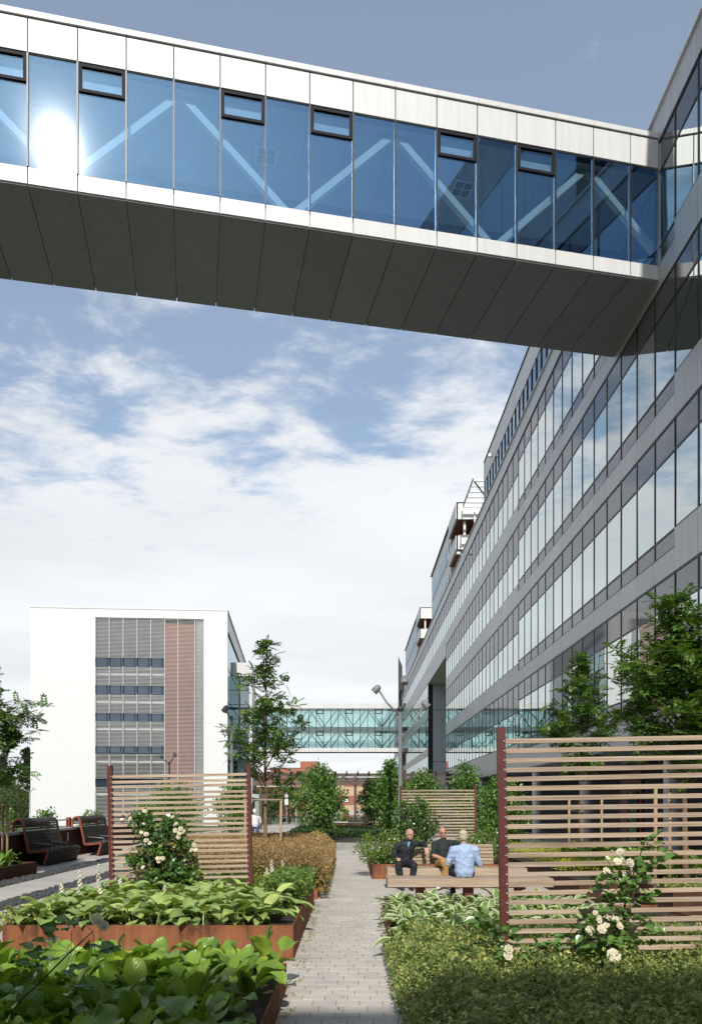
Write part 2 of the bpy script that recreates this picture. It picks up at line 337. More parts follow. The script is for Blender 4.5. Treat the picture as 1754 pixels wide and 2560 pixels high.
class MB:
    def __init__(s): s.v = []; s.f = []; s.mi = []; s.cm = 0
    def add(s, vs, fs):
        b = len(s.v); s.v += [tuple(x) for x in vs]
        for f in fs: s.f.append(tuple(b + i for i in f)); s.mi.append(s.cm)
        return s
    def box(s, x0, x1, y0, y1, z0, z1):
        return s.add([(x0, y0, z0), (x1, y0, z0), (x1, y1, z0), (x0, y1, z0), (x0, y0, z1), (x1, y0, z1), (x1, y1, z1), (x0, y1, z1)],
                     [(0, 3, 2, 1), (4, 5, 6, 7), (0, 1, 5, 4), (1, 2, 6, 5), (2, 3, 7, 6), (3, 0, 4, 7)])
    def bar(s, a, b, w, h, up=(0, 0, 1)):
        a, b = Vector(a), Vector(b); d = (b - a).normalized(); u = Vector(up)
        x = d.cross(u); x = x.normalized() if x.length > 1e-4 else Vector((1, 0, 0)); u = x.cross(d)
        vs = []
        for p in (a, b):
            for i, j in ((-1, -1), (1, -1), (1, 1), (-1, 1)): vs.append(p + x * (i * w / 2) + u * (j * h / 2))
        return s.add(vs, [(0, 1, 2, 3), (7, 6, 5, 4), (0, 4, 5, 1), (1, 5, 6, 2), (2, 6, 7, 3), (3, 7, 4, 0)])
    def tube(s, pts, rad, n=8, cap=True):
        pts = [Vector(p) for p in pts]
        if not isinstance(rad, (list, tuple)): rad = [rad] * len(pts)
        vs = []; fs = []; ref = Vector((0.13, 0.97, 0.21))
        for i, p in enumerate(pts):
            d = (pts[min(i + 1, len(pts) - 1)] - pts[max(i - 1, 0)]).normalized()
            x = d.cross(ref); x = x.normalized() if x.length > 0.05 else d.cross(Vector((1, 0, 0))).normalized(); y = d.cross(x)
            for k in range(n):
                a = 2 * math.pi * k / n; vs.append(p + (x * math.cos(a) + y * math.sin(a)) * rad[i])
        for i in range(len(pts) - 1):
            for k in range(n):
                fs.append((i * n + k, i * n + (k + 1) % n, (i + 1) * n + (k + 1) % n, (i + 1) * n + k))
        if cap: fs.append(tuple(range(n))[::-1]); fs.append(tuple((len(pts) - 1) * n + k for k in range(n)))
        return s.add(vs, fs)
    def lathe(s, prof, o=(0, 0, 0), n=16, axis=(0, 0, 1)):
        a = Vector(axis).normalized(); q = Vector((0, 0, 1)).rotation_difference(a); vs = []; fs = []
        for r, z in prof:
            for k in range(n):
                t = 2 * math.pi * k / n; vs.append(Vector(o) + q @ Vector((r * math.cos(t), r * math.sin(t), z)))
        for i in range(len(prof) - 1):
            for k in range(n): fs.append((i * n + k, i * n + (k + 1) % n, (i + 1) * n + (k + 1) % n, (i + 1) * n + k))
        return s.add(vs, fs)
    def sphere(s, c, r, n=10, m=6):
        rr = r if isinstance(r, (list, tuple)) else (r, r, r); vs = []; fs = []
        for i in range(m + 1):
            p = math.pi * i / m
            for k in range(n):
                t = 2 * math.pi * k / n
                vs.append((c[0] + rr[0] * math.sin(p) * math.cos(t), c[1] + rr[1] * math.sin(p) * math.sin(t), c[2] + rr[2] * math.cos(p)))
        for i in range(m):
            for k in range(n): fs.append((i * n + k, (i + 1) * n + k, (i + 1) * n + (k + 1) % n, i * n + (k + 1) % n))
        return s.add(vs, fs)
    def strip(s, prof, y0, y1, th):
        """profile (x, z) extruded along y as a band of thickness th"""
        P = [Vector((p[0], 0, p[1])) for p in prof]; n = len(P); off = []
        for i in range(n):
            d = (P[min(i + 1, n - 1)] - P[max(i - 1, 0)]).normalized(); off.append(Vector((-d.z, 0, d.x)))
        vs = []
        for y in (y0, y1):
            for i in range(n): vs.append(P[i] + off[i] * th / 2 + Vector((0, y, 0)))
            for i in range(n): vs.append(P[i] - off[i] * th / 2 + Vector((0, y, 0)))
        fs = []; m = 2 * n
        for i in range(n - 1):
            fs += [(i, i + 1, m + i + 1, m + i), (n + i + 1, n + i, m + n + i, m + n + i + 1), (i + 1, i, n + i, n + i + 1), (m + i, m + i + 1, m + n + i + 1, m + n + i)]
        fs += [(0, m, m + n, n), (n - 1, 2 * n - 1, m + 2 * n - 1, m + n - 1)]
        return s.add(vs, fs)
    def mesh(s, name):
        me = bpy.data.meshes.new(name); me.from_pydata(s.v, [], s.f)
        if any(s.mi): me.polygons.foreach_set('material_index', s.mi)
        me.update(); return me
    def build(s, name, mats, parent=None, smooth=False, loc=(0, 0, 0), rot=None, bev=0.0):
        me = s.mesh(name)
        if bev:
            bm = bmesh.new(); bm.from_mesh(me); bmesh.ops.recalc_face_normals(bm, faces=bm.faces)
            bmesh.ops.bevel(bm, geom=list(bm.edges), offset=bev, segments=2, affect='EDGES', profile=0.7); bm.to_mesh(me); bm.free()
        else:
            bm = bmesh.new(); bm.from_mesh(me); bmesh.ops.recalc_face_normals(bm, faces=bm.faces); bm.to_mesh(me); bm.free()
        if smooth: me.polygons.foreach_set('use_smooth', [True] * len(me.polygons))
        return link(name, me, mats, parent, loc, rot)

_cache = {}
def pbox(name, mat, parent, x0, x1, y0, y1, z0, z1, bev=0.0):
    """a box part; boxes of one size and material share a mesh"""
    sx, sy, sz = round(x1 - x0, 4), round(y1 - y0, 4), round(z1 - z0, 4)
    k = (sx, sy, sz, mat.name, bev)
    if k not in _cache:
        b = MB().box(-sx / 2, sx / 2, -sy / 2, sy / 2, -sz / 2, sz / 2); me = b.mesh(name); me.materials.append(mat)
        bm = bmesh.new(); bm.from_mesh(me)
        if bev: bmesh.ops.bevel(bm, geom=list(bm.edges), offset=bev, segments=1, affect='EDGES')
        bm.to_mesh(me); bm.free(); _cache[k] = me
    return link(name, _cache[k], None, parent, ((x0 + x1) / 2, (y0 + y1) / 2, (z0 + z1) / 2))

def npmesh(name, V, Fc, mat=None, smooth=False, mi=None):
    V = np.asarray(V, np.float32).reshape(-1, 3); Fc = np.asarray(Fc, np.int32); k = Fc.shape[1]
    me = bpy.data.meshes.new(name); me.vertices.add(len(V)); me.vertices.foreach_set('co', V.ravel())
    me.loops.add(Fc.size); me.loops.foreach_set('vertex_index', Fc.ravel())
    me.polygons.add(len(Fc)); me.polygons.foreach_set('loop_start', np.arange(0, Fc.size, k, dtype=np.int32))
    if smooth: me.polygons.foreach_set('use_smooth', np.ones(len(Fc), bool))
    if mat is not None:
        for x in (mat if isinstance(mat, (list, tuple)) else [mat]): me.materials.append(x)
    if mi is not None: me.polygons.foreach_set('material_index', np.asarray(mi, np.int32))
    me.update(calc_edges=True); return me

def unit(a): return a / np.maximum(np.linalg.norm(a, axis=-1, keepdims=True), 1e-9)

def frames(d, up):
    y = unit(d); x = np.cross(y, up); x = unit(x); z = np.cross(x, y)
    return np.stack([x, y, z], axis=-1)

def scatter(tv, tf, pos, rot, scl):
    tv = np.asarray(tv, float); tf = np.asarray(tf, int); n = len(pos)
    V = np.einsum('nij,kj->nki', rot, tv) * np.asarray(scl)[:, None, None] + pos[:, None, :]
    Fc = (tf[None] + (np.arange(n) * len(tv))[:, None, None]).reshape(-1, tf.shape[1])
    return V.reshape(-1, 3), Fc

LEAF = ([(0, 0, 0), (0.30, 0.42, 0.07), (0, 1, -0.06), (-0.30, 0.42, 0.07)], [(0, 1, 2, 3)])
LEAF2 = ([(0, 0, 0), (0.26, 0.22, 0.05), (0.33, 0.52, 0.06), (0, 1, -0.10), (-0.33, 0.52, 0.06), (-0.26, 0.22, 0.05), (0, 0.4, -0.01)],
         [(0, 1, 2, 6), (6, 2, 3, 4), (0, 6, 4, 5)])
def pinnate(pairs=4, w=0.27):
    v = []; f = []
    def lf(p, d, L):
        d = unit(np.array(d, float)); x = unit(np.cross(d, (0, 0, 1))); b = len(v); p = np.array(p, float)
        v.extend([p, p + d * L * .45 + x * L * w + (0, 0, .02), p + d * L - (0, 0, .03), p + d * L * .45 - x * L * w + (0, 0, .02)]); f.append((b, b + 1, b + 2, b + 3))
    for i in range(pairs):
        t = 0.22 + 0.66 * i / max(1, pairs - 1); z = -0.16 * t * t
        for s_ in (-1, 1): lf((0, t, z), (s_ * 0.9, 0.55, -0.1), 0.44 * (1 - 0.2 * t))
    lf((0, 0.9, -0.14), (0, 1, -0.25), 0.40)
    return np.array(v), np.array(f)
PIN = pinnate()
LOBED = ([(0, 0, 0), (0.20, 0.5, 0.05), (0, 1, 0), (-0.20, 0.5, 0.05), (0.55, 0.30, 0.05), (0.75, 0.72, 0), (0.22, 0.62, 0.02), (-0.55, 0.30, 0.05), (-0.75, 0.72, 0), (-0.22, 0.62, 0.02)],
         [(0, 1, 2, 3), (0, 4, 5, 6), (0, 9, 8, 7)])

def rand_dir(n): return unit(rng.normal(size=(n, 3)))

def clump_leaves(cent, rad, n_each, size, tmpl=LEAF, up=0.35, outc=None):
    """small leaves gathered round clump centres"""
    k = len(cent); n = k * n_each
    d = rand_dir(n); r = rng.random(n) ** 0.5
    p = np.repeat(cent, n_each, 0) + d * (r * rad)[:, None] if np.isscalar(rad) else np.repeat(cent, n_each, 0) + d * r[:, None] * rad
    ld = unit(d + rng.normal(size=(n, 3)) * 0.6 + np.array((0, 0, -0.15)))
    nu = unit(rng.normal(size=(n, 3)) * 0.55 + np.array((0, 0, up)) + d * 0.5)
    s = size * (0.65 + 0.7 * rng.random(n))
    return scatter(tmpl[0], tmpl[1], p, frames(ld, nu), s)

def joinv(parts):
    V = []; Fc = []; o = 0
    for v, f in parts: V.append(v); Fc.append(f + o); o += len(v)
    return np.concatenate(V), np.concatenate(Fc)

def P(x, y, d):
    """point at depth d (metres along the path) seen at source pixel x, y"""
    return Vector(((x - 877) * d / 1918.0, d, 1.8 + (2011 - y) * d / 1918.0))

# ------------------------------------------------------------------ ground
def slope(y): return -0.05 if y < 50 else (-0.05 - 2.55 * min(1, (y - 50) / 130.0))
def ground():
    ys = [-60, 0, 50, 90, 130, 180, 400, 900, 3500]; xs = [-2500, -400, -60, -10, 0, 10, 60, 400, 2500]
    V = [(x, y, slope(y)) for y in ys for x in xs]; n = len(xs)
    Fq = [(j * n + i, j * n + i + 1, (j + 1) * n + i + 1, (j + 1) * n + i) for j in range(len(ys) - 1) for i in range(n - 1)]
    kind(link('terrain', npmesh('terrain', V, Fq, M['turf'])), 'structure')
    kind(MB().box(-9.7, 13, -13, 49, -0.3, 0.0).build('plaza', M['plaza']), 'structure')
    kind(MB().box(-9.4, -4.3, -12, 49, -0.1, 0.006).build('walkway', M['walk']), 'structure')
    V = []; Fq = []
    for y in (49, 60, 100, 140, 180):
        for x in (-9.5, -3.2): V.append((x - 0.05 * (y - 49), y, slope(y) + 0.05))
    Fq = [(2 * i, 2 * i + 1, 2 * i + 3, 2 * i + 2) for i in range(4)]
    kind(link('far_path', npmesh('far_path', V, Fq, M['walk'])), 'structure')
    # cobbled drainage strips
    for x0, x1, nm in ((-8.0, -7.52, 'cobble_strip'), (-6.36, -5.88, 'cobble_strip')):
        s_ = kind(MB().box(x0, x1, 8, 40, -0.05, 0.008).build(nm, M['sand']), 'structure')
        tv = np.array([(-.5, -.5, 0), (.5, -.5, 0), (.5, .5, 0), (-.5, .5, 0), (-.36, -.36, 1), (.36, -.36, 1), (.36, .36, 1), (-.36, .36, 1)]) * (0.1, 0.1, 0.035)
        tf = np.array([(4, 5, 6, 7), (0, 1, 5, 4), (1, 2, 6, 5), (2, 3, 7, 6), (3, 0, 4, 7)])
        pos = np.array([(x0 + 0.05 + 0.095 * i + rnd.uniform(-.012, .012), y, 0.008) for i in range(5) for y in np.arange(10 + 0.05 * (i % 2), 36, 0.102)])
        a = rng.normal(size=len(pos)) * 0.2
        rot = np.zeros((len(pos), 3, 3)); rot[:, 0, 0] = np.cos(a); rot[:, 0, 1] = -np.sin(a); rot[:, 1, 0] = np.sin(a); rot[:, 1, 1] = np.cos(a); rot[:, 2, 2] = 0.6 + rng.random(len(pos))
        v, f = scatter(tv, tf, pos, rot, 0.85 + 0.2 * rng.random(len(pos)))
        c = link('cobbles', npmesh('cobbles', v, f, M['cobble']), None, s_); kind(c, 'stuff')
    # garden path laid with concrete pavers in running bond
    path = kind(MB().box(-0.66, 0.50, 5.0, 15.8, -0.1, 0.005).build('path', M['sand']), 'structure')
    bw, rh = 0.21, 0.2; me = {}
    row = 0; y = 5.4; cnt = 0
    while y < 15.8:
        off = (row % 2) * bw / 2 + (0.04 if row % 3 == 0 else 0); x = -0.66 - off; row += 1
        while x < 0.5:
            a, b = max(x, -0.66), min(x + bw, 0.5)
            if b - a > 0.03:
                w = round(b - a - 0.004, 3)
                if w not in me:
                    q = MB().box(-w / 2, w / 2, -0.098, 0.098, -0.06, 0.0).mesh('paver'); q.materials.append(M['paver'])
                    bm = bmesh.new(); bm.from_mesh(q); bmesh.ops.bevel(bm, geom=[e for e in bm.edges if all(v.co.z > -0.01 for v in e.verts)], offset=0.004, segments=1, affect='EDGES'); bm.to_mesh(q); bm.free(); me[w] = q
                p = link('paver', me[w], None, path, ((a + b) / 2, y + rh / 2, 0.012 + rnd.uniform(-.002, .002)), (rnd.gauss(0, .005), rnd.gauss(0, .005), rnd.gauss(0, .004)))
            x += bw
        y += rh
ground()

# ------------------------------------------------------------------ big building on the right
XB = 8.6; MOD = 1.361; Y0 = 24.43
def ym(j): return Y0 + MOD * j
ROWS = [7.99, 12.08, 16.17, 20.26]
def main_building():
    b = thing('office_building', 'long silver grey office block with ribbon windows rising beside the planted court', 'building', (XB, 0, 0))
    # solid volumes behind the skin (local x = 0 is the facade plane)
    MB().box(0.16, 16, ym(-24), ym(33) - 0.02, 3.62, 21.0).build('wall', M['core'], b)
    MB().box(0.16, 16, ym(45) + 0.3, 128.0, -2.0, 21.0).build('wall', M['core'], b)
    MB().box(0.16, 16, ym(33) - 0.02, ym(45) + 0.3, 15.25, 21.0).build('wall', M['core'], b)
    MB().box(0.02, 15, ym(33), ym(45), 15.2, 15.25).build('passage_soffit', M['clad_light'], b)
    MB().box(0.0, 16, ym(-24), ym(33), 3.56, 3.62).build('soffit', M['soffit'], b)
    g = 0.012
    def pane(nm, mat, j, z0, z1, span=1):
        mat = 'blind' if mat == 'vision' and rnd.random() < .07 else mat
        o = pbox(nm, M[mat], b, 0.0, 0.04, ym(j) + 0.03, ym(j + span) - 0.03, z0 + 0.03, z1 - 0.03)
        o.rotation_euler = (0, rnd.gauss(0, .0012), rnd.gauss(0, .0012))
    def panel(j, z0, z1, mat='clad', span=1): pbox('cladding_panel', M[mat], b, -0.03, 0.05, ym(j) + g / 2, ym(j + span) - g / 2, z0, z1)
    near_stuff = {'vision': MB(), 'spandrel': MB(), 'clad': MB()}
    far_stuff = {'vision': MB(), 'spandrel': MB(), 'clad': MB()}
    def sbox(dst, key, ya, yb, z0, z1):
        (dst[key]).box(0.0, 0.04, ya + 0.03, yb - 0.03, z0 + 0.03, z1 - 0.03) if key != 'clad' else dst[key].box(-0.03, 0.05, ya + 0.006, yb - 0.006, z0, z1)
    for k, T in enumerate(ROWS):
        low = 3.6 if k == 0 else T - 4.09
        fr = MB(); fr2 = MB(); fr3 = MB()
        for j in range(-24, 33):
            if j < -3: z1, z2, z3 = T - 0.86, T - 2.95, T - 2.95
            elif j < 11: z1, z2, z3 = T - 0.86, T - 2.95, T - 3.46
            else: z1, z2, z3 = T - 1.44, T - 3.08, T - 3.08
            if j < -7:
                sbox(near_stuff, 'spandrel', ym(j), ym(j + 1), z1, T); sbox(near_stuff, 'vision', ym(j), ym(j + 1), z2, z1)
                if j % 2: sbox(near_stuff, 'clad', ym(j - 1), ym(j + 1), low, z3)
            else:
                pane('spandrel_pane', 'spandrel', j, z1, T); pane('window_pane', 'vision', j, z2, z1)
                if z3 < z2: pane('spandrel_pane', 'spandrel', j, z3, z2)
                panel(j, low, z3)
            f = fr if j < -3 else (fr2 if j < 11 else fr3)
            f.box(-0.018, 0.10, ym(j) - 0.028, ym(j) + 0.028, z3, T)
            for zz, h in ((z1, 0.03), (z2, 0.03), (z3 + 0.02, 0.03), (T - 0.02, 0.035)):
                f.box(-0.016 - 0.001 * (h > .031), 0.10, ym(j) + 0.028, ym(j + 1) - 0.028, zz - h, zz + h)
        for f in (fr, fr2, fr3): f.build('window_frame', M['alu'], b)
        MB().box(-0.02, 0.15, ym(-3) - 0.02, ym(-3) + 0.02, low, T).build('joint', M['joint'], b)
    # parapet band
    for j in range(-8, 45, 2): pbox('parapet_panel', M['clad'], b, -0.05, 0.14, ym(j) + g / 2, ym(j + 2) - g / 2, 20.27, 21.08)
    MB().box(-0.05, 0.14, ym(-24), ym(-8), 20.27, 21.08).build('parapet', M['clad'], b)
    MB().box(-0.12, 0.4, ym(-24), 128.2, 21.085, 21.15).build('parapet_cap', M['clad_light'], b)
    # over the passage and beyond it
    for k, (z1, z0) in enumerate(((20.26, 17.18), (15.27, 12.45), (11.36, 8.0), (7.2, 3.9))):
        ja = 33 if k == 0 else 45
        f = MB()
        for j in range(ja, 76):
            ya, yb = ym(j), ym(j + 1)
            zm = z1 - (z1 - z0) * (0.45 if k == 0 else 0.55)
            if j < 45 and k == 0:
                pane('window_pane', 'vision', j, z0, zm); pane('spandrel_pane', 'spandrel', j, zm, z1)
            else:
                sbox(far_stuff, 'vision', ya, yb, z0, zm); sbox(far_stuff, 'vision' if k else 'spandrel', ya, yb, zm, z1)
            f.box(-0.016, 0.10, ya - 0.025, ya + 0.025, z0, z1); f.box(-0.014, 0.10, ya + 0.025, yb - 0.025, zm - 0.03, zm + 0.03)
        f.build('window_frame', M['alu'], b)
    for j in range(33, 45): panel(j, 15.2, 17.18)
    for z0, z1 in ((15.27, 17.18), (11.36, 12.45), (7.2, 8.0), (0, 3.9)):
        for j in range(45, 76, 3): sbox(far_stuff, 'clad', ym(j), min(ym(j + 3), 128), z0, z1)
    for j in range(45, 76, 3): sbox(far_stuff, 'clad', ym(j), min(ym(j + 3), 128), 20.27, 21.08)
    nm = {'vision': 'window_pane', 'spandrel': 'spandrel_pane', 'clad': 'cladding_panel'}
    for d in (near_stuff, far_stuff):
        for k_, mb in d.items(): kind(mb.build('distant_' + nm[k_], M[k_], b), 'stuff')
    # pier of big blue-grey sheets closing the passage
    for z0, z1 in ((-2, 6.55), (6.6, 12.3), (12.35, 15.2)):
        for x0, x1 in ((0.55, 2.2), (2.23, 6.5)): pbox('pier_panel', M['blue_clad'], b, x0, x1, ym(45), ym(45) + 0.2, z0, z1)
    MB().box(0.1, 0.53, ym(45) + 0.02, ym(45) + 0.2, -2, 15.2).build('pier_edge', M['alu'], b)
    # inner walls of the passage
    MB().box(0.12, 16, ym(33) - 0.02, ym(33), 0, 15.2).build('passage_wall', M['blue_clad'], b)
    # ground floor set back under the overhang
    MB().box(3.6, 4.0, ym(-20), ym(33), 0, 3.56).build('ground_floor_wall', M['darkbrick'], b)
    for y in (14.5, 22.3, 30.5, 38.5, 46.5, 54.5): MB().lathe([(0.26, 0), (0.26, 3.56)], (0.75, y, 0), 20).build('column', M['clad'], b, True)
    for ya, yb in ((19.2, 22.4), (32.0, 34.5)):
        MB().box(3.5, 3.59, ya, yb, 0, 3.2).build('red_screen', plain('screen_red', (0.16, 0.05, 0.035), 0.6), b)
        d = MB().box(3.42, 3.49, ya + 0.3, ya + 1.3, 0.02, 2.3).build('door', M['tinted'], b)
        MB().box(3.40, 3.418, ya + 0.25, ya + 0.31, 0, 2.36).box(3.40, 3.418, ya + 1.29, ya + 1.35, 0, 2.36).box(3.40, 3.418, ya + .312, ya + 1.288, 2.3, 2.36).build('door_frame', M['alu'], d)
    # taller part at the near end of the block
    MB().box(0.05, 16, -9, 17.9, 21.2, 27.6).build('tall_end_wall', M['core'], b)
    for z0, z1, mt in ((21.2, 22.2, 'clad'), (22.25, 25.0, 'vision'), (25.05, 27.6, 'clad')):
        for y in np.arange(-9, 17.8, 1.345): pbox('tall_end_panel', M[mt], b, 0.0, 0.045, y + .01, y + 1.335, z0, z1)
    # floodlights on the parapet
    for y in (31.0, 58.0):
        f = MB().bar((-0.05, y, 20.6), (-0.45, y, 20.75), 0.05, 0.05).box(-0.62, -0.36, y - 0.15, y + 0.15, 20.68, 20.86); f.build('floodlight', M['white_panel'], b)
    # far extension beyond the far bridge
    e = MB().box(0.3, 14, 128.05, 158, -3, 20.0).build('rear_wing_wall', M['clad_light'], b)
    for z in (4.5, 8.6): MB().box(0.22, 0.29, 129, 157.5, z, z + 2.2).build('rear_wing_window', M['tinted'], b)
    MB().tube([(-0.2, 127, 0), (-0.2, 127, 10.2)], 0.35, 12).build('column', M['clad_light'], b, True)

    # roof storeys
    r = thing('roof_storey', 'long set-back white roof storey with one ribbon of windows above the grey facade', 'building', (XB + 0.8, 0, 21.0))
    MB().box(0.1, 12, 36, 54.0, 0, 4.8).build('wall', M['core'], r)
    pj = np.arange(36, 54, 2.0)
    for y in pj: pbox('cladding_panel', M['clad_light'], r, 0, 0.1, y + .006, y + 2 - .006, 3.5, 4.86)
    for y in np.arange(36, 54, 1.0):
        pbox('window_pane', M['blue_glass'], r, 0.03, 0.1, y + 0.04, y + 0.96, 0.3, 3.47)
    f = MB()
    for y in np.arange(36, 54, 1.0): f.box(-0.02, 0.1, y - 0.035, y + 0.035, 0.3, 3.49)
    f.build('window_frame', M['alu'], r)
    MB().box(-0.03, 12, 54.0, 54.15, 0, 4.9).build('end_wall', M['white_panel'], r)
    MB().box(-0.05, 12, 36, 54.2, 4.91, 4.98).build('roof_edge', M['alu'], r)
    MB().box(0.0, 0.1, 36, 54, 0, 0.29).build('base_strip', M['clad_light'], r)
    for y in (36.0, 51.0): MB().box(-0.3, -0.02, y - .1, y + .1, 3.9, 4.1).build('floodlight', M['white_panel'], r)
    # roof pergola
    q = thing('roof_pergola', 'open steel canopy of thin bars on the roof between two storeys', 'pergola', (XB + 0.8, 0, 21.0))
    for y in np.arange(58.9, 64.2, 1.05): MB().bar((0, y, 5.7), (3.2, y, 5.7), 0.12, 0.2).build('cross_bar', M['white_panel'], q)
    for x in (0.0, 1.6, 3.2): MB().bar((x, 58.8, 5.86), (x, 64.4, 5.86), 0.1, 0.12).build('rail', M['clad'], q)
    for x, y in ((0.9, 59.2), (3.1, 59.2), (0.9, 64.0), (3.1, 64.0)): MB().bar((x, y, 0), (x, y, 5.6), 0.1, 0.1, (0, 1, 0)).build('post', M['clad_light'], q)
    MB().bar((0.1, 59, 5.6), (3.1, 61.5, 3.2), 0.08, 0.08).build('brace', M['alu'], q)
    # corner blocks with loggias
    for yb, ye, lab in ((64.9, 86.0, 'white roof block with timber lined corner loggias behind the roof pergola'),
                        (99.5, 127.5, 'white roof block with timber lined corner loggias above the far footbridge')):
        t = thing('loggia_block', lab, 'building', (XB + 0.3, yb, 21.0))
        D = ye - yb; LG = 4.8
        MB().box(0.15, 12, LG, D, 0, 6.2).build('wall', M['clad_light'], t)
        MB().box(3.6, 12, 0.1, LG, 0, 6.2).build('wall', M['orange_wood'], t)
        MB().box(0.5, 3.6, LG - 0.1, LG - 0.01, 0, 6.0).build('loggia_lining', M['orange_wood'], t)
        for z0, z1 in ((4.9, 6.25), (2.35, 3.5), (-0.1, 0.35)):
            MB().box(0, 12, -0.1, 0.1, z0, z1).build('balustrade', M['white_panel'], t)
            MB().box(-0.05, 0.12, -0.1, LG, z0, z1).build('side_balustrade', M['clad_light'], t)
            MB().box(0.13, 3.6, 0.11, LG - 0.11, z0, z0 + 0.2).build('slab', M['orange_wood'], t)
            MB().tube([(0.2, 0.15, z1 + 0.12), (6, 0.15, z1 + 0.12)], 0.03, 6).build('handrail', M['galv'], t)
        for z0, z1 in ((0.36, 2.34), (3.51, 4.89)): MB().box(0.65, 0.85, 0.3, 0.5, z0, z1).build('post', M['white_panel'], t)
        for z in (0.5, 3.4):
            for y in np.arange(LG + 1.0, D - 1, 1.0): pbox('window_pane', M['blue_glass'], t, 0.09, 0.16, y, y + 0.62, z, z + 1.5)
        MB().box(-0.02, 12, -0.15, D, 6.26, 6.32).build('roof_edge', M['alu'], t)
main_building()

# ------------------------------------------------------------------ footbridge overhead
A_BR = R(11.6)
def near_bridge():
    b = thing('glass_footbridge', 'white clad glass footbridge with dark soffit crossing overhead into the grey block', 'footbridge', (XB, 21.4, 0), A_BR)
    bt = [0, 0.888] + [0.888 + 1.119 * i for i in range(1, 26)]
    W = 3.6; vents = {3, 5, 8, 10, 13, 15, 18, 20}
    ga = 0.011
    for i in range(len(bt) - 1):
        x1, x0 = -bt[i], -bt[i + 1]
        if i == 0: x1 = -0.02
        pbox('roof_panel', M['white_panel'], b, x0 + ga, x1 - ga, 0.0, 0.07, 19.545, 20.335, 0.006)
        pbox('cap_strip', M['white_panel'], b, x0 + .003, x1 - .003, -0.045, 0.5, 20.36, 20.49)
        pbox('fascia_panel', M['white_panel'], b, x0 + ga, x1 - ga, 0.0, 0.07, 16.43, 16.825, 0.006)
        sx1 = x1 if i else 0.9
        pbox('soffit_panel', M['soffit'], b, x0 + ga, sx1 - ga, 0.035, W - 0.02, 16.40, 16.46)
        pbox('back_panel', M['white_panel'], b, x0 + ga, sx1 - ga, W - 0.07, W, 16.47, 16.9)
        pbox('back_panel', M['white_panel'], b, x0 + ga, sx1 - ga, W - 0.07, W, 19.5, 20.4)
        if i in vents:
            z = 18.83
            fr = MB().box(x0 + .03, x1 - .03, -0.01, .08, 19.43, 19.50).box(x0 + .03, x1 - .03, -0.01, .08, z, z + .07).box(x0 + .03, x0 + .10, -0.009, .08, z + .07, 19.43).box(x1 - .10, x1 - .03, -0.009, .08, z + .07, 19.43)
            v = fr.build('vent_window', M['vent_frame'], b); pbox('vent_pane', M['bridge_glass'], v, x0 + .10, x1 - .10, .03, .05, z + .07, 19.43)
            bl = MB()
            for q in range(28):
                xx = x0 + .12 + (x1 - x0 - .24) * q / 27; bl.box(xx - .012, xx + .012, .10, .13, z + .09, z + .34)
            bl.build('vent_grille', M['truss'], v)
            pbox('glass_pane', M['bridge_glass'], b, x0 + .022, x1 - .022, .03, .05, 16.85, z - 0.01)
        else:
            pbox('glass_pane', M['bridge_glass'], b, x0 + .022, x1 - .022, .03, .05, 16.85, 19.50).rotation_euler = (rnd.gauss(0, .0015), 0, rnd.gauss(0, .0015))
        MB().box(x0 - .02, x0 + .02, -0.012, .10, 16.835, 19.53).build('mullion', M['alu'], b)
        MB().box(x0 - .02, x0 + .02, W - .10, W + .01, 16.9, 19.5).build('mullion', M['alu'], b)
        pbox('back_glass', M['bridge_glass'], b, x0 + .022, sx1 - .022, W - .05, W - .03, 16.9, 19.5)
        pbox('ceiling_panel', M['ceiling'], b, x0 + .008, sx1 - .008, 0.16, W - .6, 19.42, 19.46)
    xl = -bt[-1]
    MB().box(xl, 0.9, 0.075, W - 0.075, 16.465, 16.84).build('floor', M['floor'], b)
    MB().box(xl, -0.02, 0.075, 0.11, 19.51, 20.33).build('backing', M['joint'], b)
    MB().box(xl, 0.9, 0.12, W - 0.08, 19.47, 20.34).build('roof', M['joint'], b)
    MB().box(xl, 0.9, 0.11, 0.14, 16.841, 16.87).build('skirting', M['alu'], b)
    # diagonals behind the glass
    ap = 2.0; hp = 2.76; t = ap - hp; up = True
    k = 0
    while t < bt[-1]:
        ta, tb = max(t, -0.1), t + hp
        za, zb = (16.9, 19.5) if up else (19.5, 16.9)
        if t < -0.1: za = 16.9 + 2.6 * (-0.1 - t) / hp
        MB().bar((-ta, 0.42, za), (-tb, 0.42, zb), 0.17, 0.17, (0, 1, 0)).build('diagonal', M['truss'], b)
        t += hp; up = not up
    # ceiling fittings
    for x in (-10.8, -5.2, -16.4):
        q = MB().box(x - .3, x + .3, 1.3, 1.9, 19.385, 19.415).build('ceiling_cassette', M['truss'], b)
        for dx in (-.13, .13):
            for dy in (-.13, .13): pbox('vent_slot', M['alu'], q, x + dx - .1, x + dx + .1, 1.6 + dy - .1, 1.6 + dy + .1, 19.37, 19.384)
    # flashing where the bridge meets the block
    MB().box(-0.018, 0.05, -0.1, 0.06, 16.3, 20.6).build('flashing', M['clad'], b)
near_bridge()

